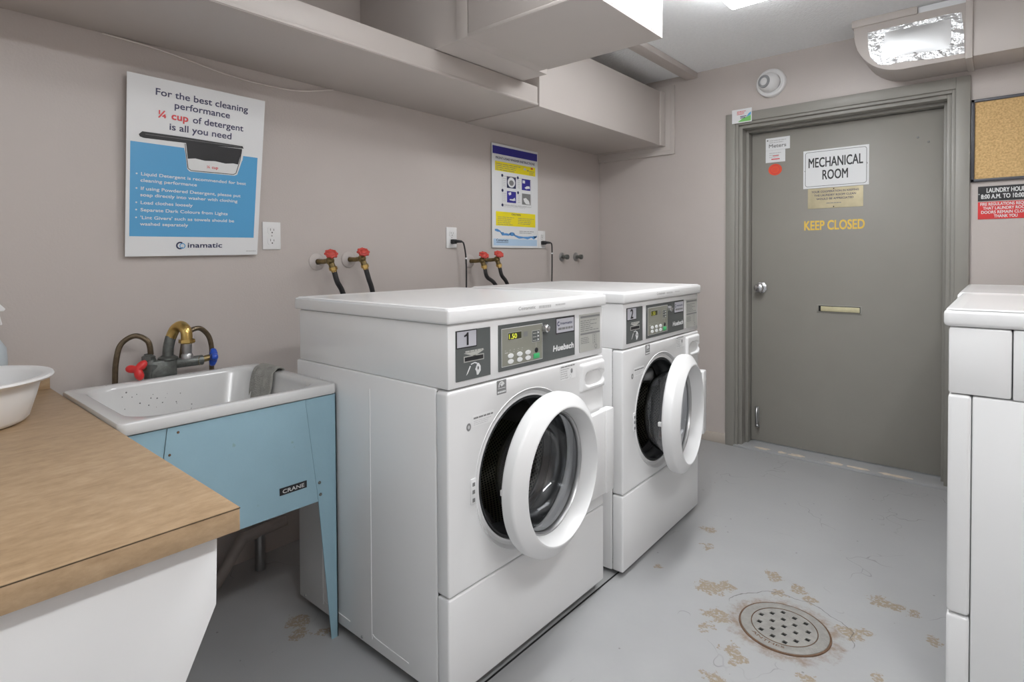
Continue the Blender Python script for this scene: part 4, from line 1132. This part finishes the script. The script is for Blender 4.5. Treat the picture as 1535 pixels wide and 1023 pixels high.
    rd = f.build('card_reader', t)
    f = Flat(fr, .0028); f.rect(.031, .9385, .1075, .9855, 'black', 0).rect(.0340, .9415, .1045, .9825, 'silver', 1)
    if num == '1': f.poly([(.0685, .9455), (.0755, .9455), (.0755, .979), (.0705, .979), (.0660, .9745), (.0590, .9715), (.0590, .9670), (.0685, .9695)], 'black', 2)
    else: f.text(num, .069, .9455, .0335, 'black', 2, 'C', None, .012)
    f.build('number_plate', rd)
    f = Flat(fr); f.board(.371, .130, .0025, 'dkgrey', .194, .855)
    f.rect(.205, .866, .392, .974, 'whiteink', 1).rect(.2065, .8675, .3905, .9725, 'olive', 2)
    f.rect(.301, .942, .321, .957, 'greyink', 3).rect(.340, .9205, .378, .956, 'plate', 3).rect(.3415, .922, .3765, .9545, 'dkgrey', 4)
    for k in range(3): f.poly([(.366, .9275 + k * .0105 - .004), (.374, .9275 + k * .0105), (.366, .9275 + k * .0105 + .004)], 'whiteink', 5).bars(.344, .925 + k * .0105, .362, .930 + k * .0105, 1, 'plate', 5, .5)
    for k, y in enumerate((.218, .238, .256, .274, .292)): f.rect(y, .903, y + (.014 if k == 0 else .003), .906, 'plate', 3).rect(y, .910, y + .006, .9115, 'plate', 3)
    f.line([(.36, .919), (.36, .902)], .0015, 'plate', 3)
    cp_ = f.build('control_panel', t)
    f = Flat(fr, .0036); f.rect(.231, .9385, .293, .961, 'plate', 0).rect(.2325, .9400, .2915, .9595, 'lcdback', 1).text(digits, .236, .9425, .0135, 'lcd' if num == '1' else 'lcddim', 2, 'L', .034, .006); f.build('display', cp_)
    for y in (.243, .283, .321):
        for z in (.8945, .8785):
            q = MB('whiteink').lathe([(0, 1), (.0015, .95), (.002, 0)], (0, 0, 0), (1, 0, 0), seg=20)
            q.xf(lambda p: Vector((.0025 + p.x, y + p.y * .0125, z + p.z * .0068))).build('button', cp_)
    MB('green').box(.002, .0045, .347, .375, .8715, .8865, bev=.001).build('start_button', cp_)
    MB('black').lathe([(0, .0075), (.002, .0065), (.0025, 0)], (.0025, .361, .8965), (1, 0, 0), seg=20).build('stop_button', cp_)
    MB('chrome').lathe([(0, .014), (.004, .0135), (.014, .012), (.017, .009), (.016, .004), (.013, 0)], (.0015, .401, .958), (1, 0, 0), seg=24).build('lock', cp_)
    f = Flat(fr, .0028); f.rect(.460, .932, .563, .983, 'black', 0).rect(.4638, .9355, .5592, .9795, 'silver', 1).ring(.475, .964, .0075, .0045, 'dknavy', 2, 20, .9, 5.6).text('inamatic', .485, .9605, .0085, 'dknavy', 2, 'L', .066, .006).bars(.472, .944, .552, .953, 1, 'greyink', 2, .8, 0); f.build('badge', cp_)
    f = Flat(fr, .0028); f.text('Huebsch', .446, .8805, .0165, 'whiteink', 1, 'L', .111, .03, .12); f.build('lettering', cp_)
    f = Flat(fr); f.board(.126, .125, .0025, 'plate', .594, .857)
    f.rect(.598, .970, .717, .977, 'greyink', 1).bars(.599, .926, .715, .966, 6, 'greyink', 1, .35, .6, 4).rect(.598, .914, .717, .920, 'greyink', 1).bars(.600, .885, .66, .908, 4, 'greyink', 1, .35, .3, 6).border(.672, .880, .694, .911, .001, 'greyink', 1).ring(.692, .868, .008, .006, 'greyink', 1, 16)
    for k in range(4): f.ell(.683, .885 + k * .007, .0025, .0025, 'greyink', 2, 8)
    f.build('instruction_plate', t)
    for x in (-.07, -WD + .06):
        for y in (.06, WW - .06): MB('rubber').lathe([(0, .02), (zb * .5, .02), (zb + .006, .012)], (x, y, 0), (0, 0, 1), seg=16).build('foot', t)
    t.location = loc; t.rotation_euler = (0, 0, rz)
    return t
washer((-1.060, .980, 0), 0, '1', 'white front load washer numbered 1 beside the blue laundry sink, door ajar', 4.6, .032, '1.50', .027, .762)
washer((-1.040, 1.822, 0), math.radians(2.1), '2', 'white front load washer numbered 2, the one nearer the grey door', 7.8, .016, '1.50', .013, .749)

def dryer(loc, label):
    t = thing('clothes_dryer', (0, 0, 0), label, 'dryer', 'white dryers along the right side')
    zb = .028
    q = MB('white')
    q.box(-WD, -.046, 0, WW, zb, .836, bev=.005); q.box(-WD, -.1185, .0005, WW - .0005, .838, 1.0, bev=.004); q.build('cabinet', t)
    MB('white').box(-.1165, 0, .0005, WW - .0005, .839, 1.0, bev=.006).build('console', t)
    q = MB('white'); q.box(-WD - .004, .010, -.004, WW + .004, 1.0015, 1.042, bev=.010, seg=3)
    lo = [rl(-WD, .006, 0, WW, .014, 1.0422), rl(-WD + .004, .002, .004, WW - .004, .014, 1.0452), rl(-WD + .016, -.010, .016, WW - .016, .016, 1.0452), rl(-WD + .028, -.022, .028, WW - .028, .018, 1.0425)]
    q.loft(lo, cap1=True); q.build('lid', t)
    fp = MB('white').box(-.0445, 0, -.001, WW + .001, .303, .8365, bev=.008, seg=3).build('front_panel', t)
    MB('white').box(-.0445, 0, -.001, WW + .001, zb, .298, bev=.008, seg=3).build('kick_panel', t)
    q = MB('white2').lathe([(0, .215), (.002, .212), (.003, .20), (.003, .17), (.002, .155), (.001, 0)], (0, .372, .565), (1, 0, 0), seg=64)
    dd = q.build('door', t, 40)
    MB('greyink').box(.001, .013, .40, .42, .415, .495, bev=.003).build('handle', dd)
    MB('dkgrey').box(-.001, .002, .03, WW - .03, .86, .98, bev=.001).build('control_panel', t)
    for x in (-.07, -WD + .06):
        for y in (.06, WW - .06): MB('rubber').lathe([(0, .02), (.014, .02), (.034, .012)], (x, y, 0), (0, 0, 1), seg=16).build('foot', t)
    t.location = loc; t.rotation_euler = (0, 0, PI)
    return t
dryer((-.098, 1.741 + WW, 0), 'white dryer nearest the viewer at the right edge, seen from its side')
dryer((-.108, 2.50 + WW, 0), 'white dryer farther back at the right, beside the door')
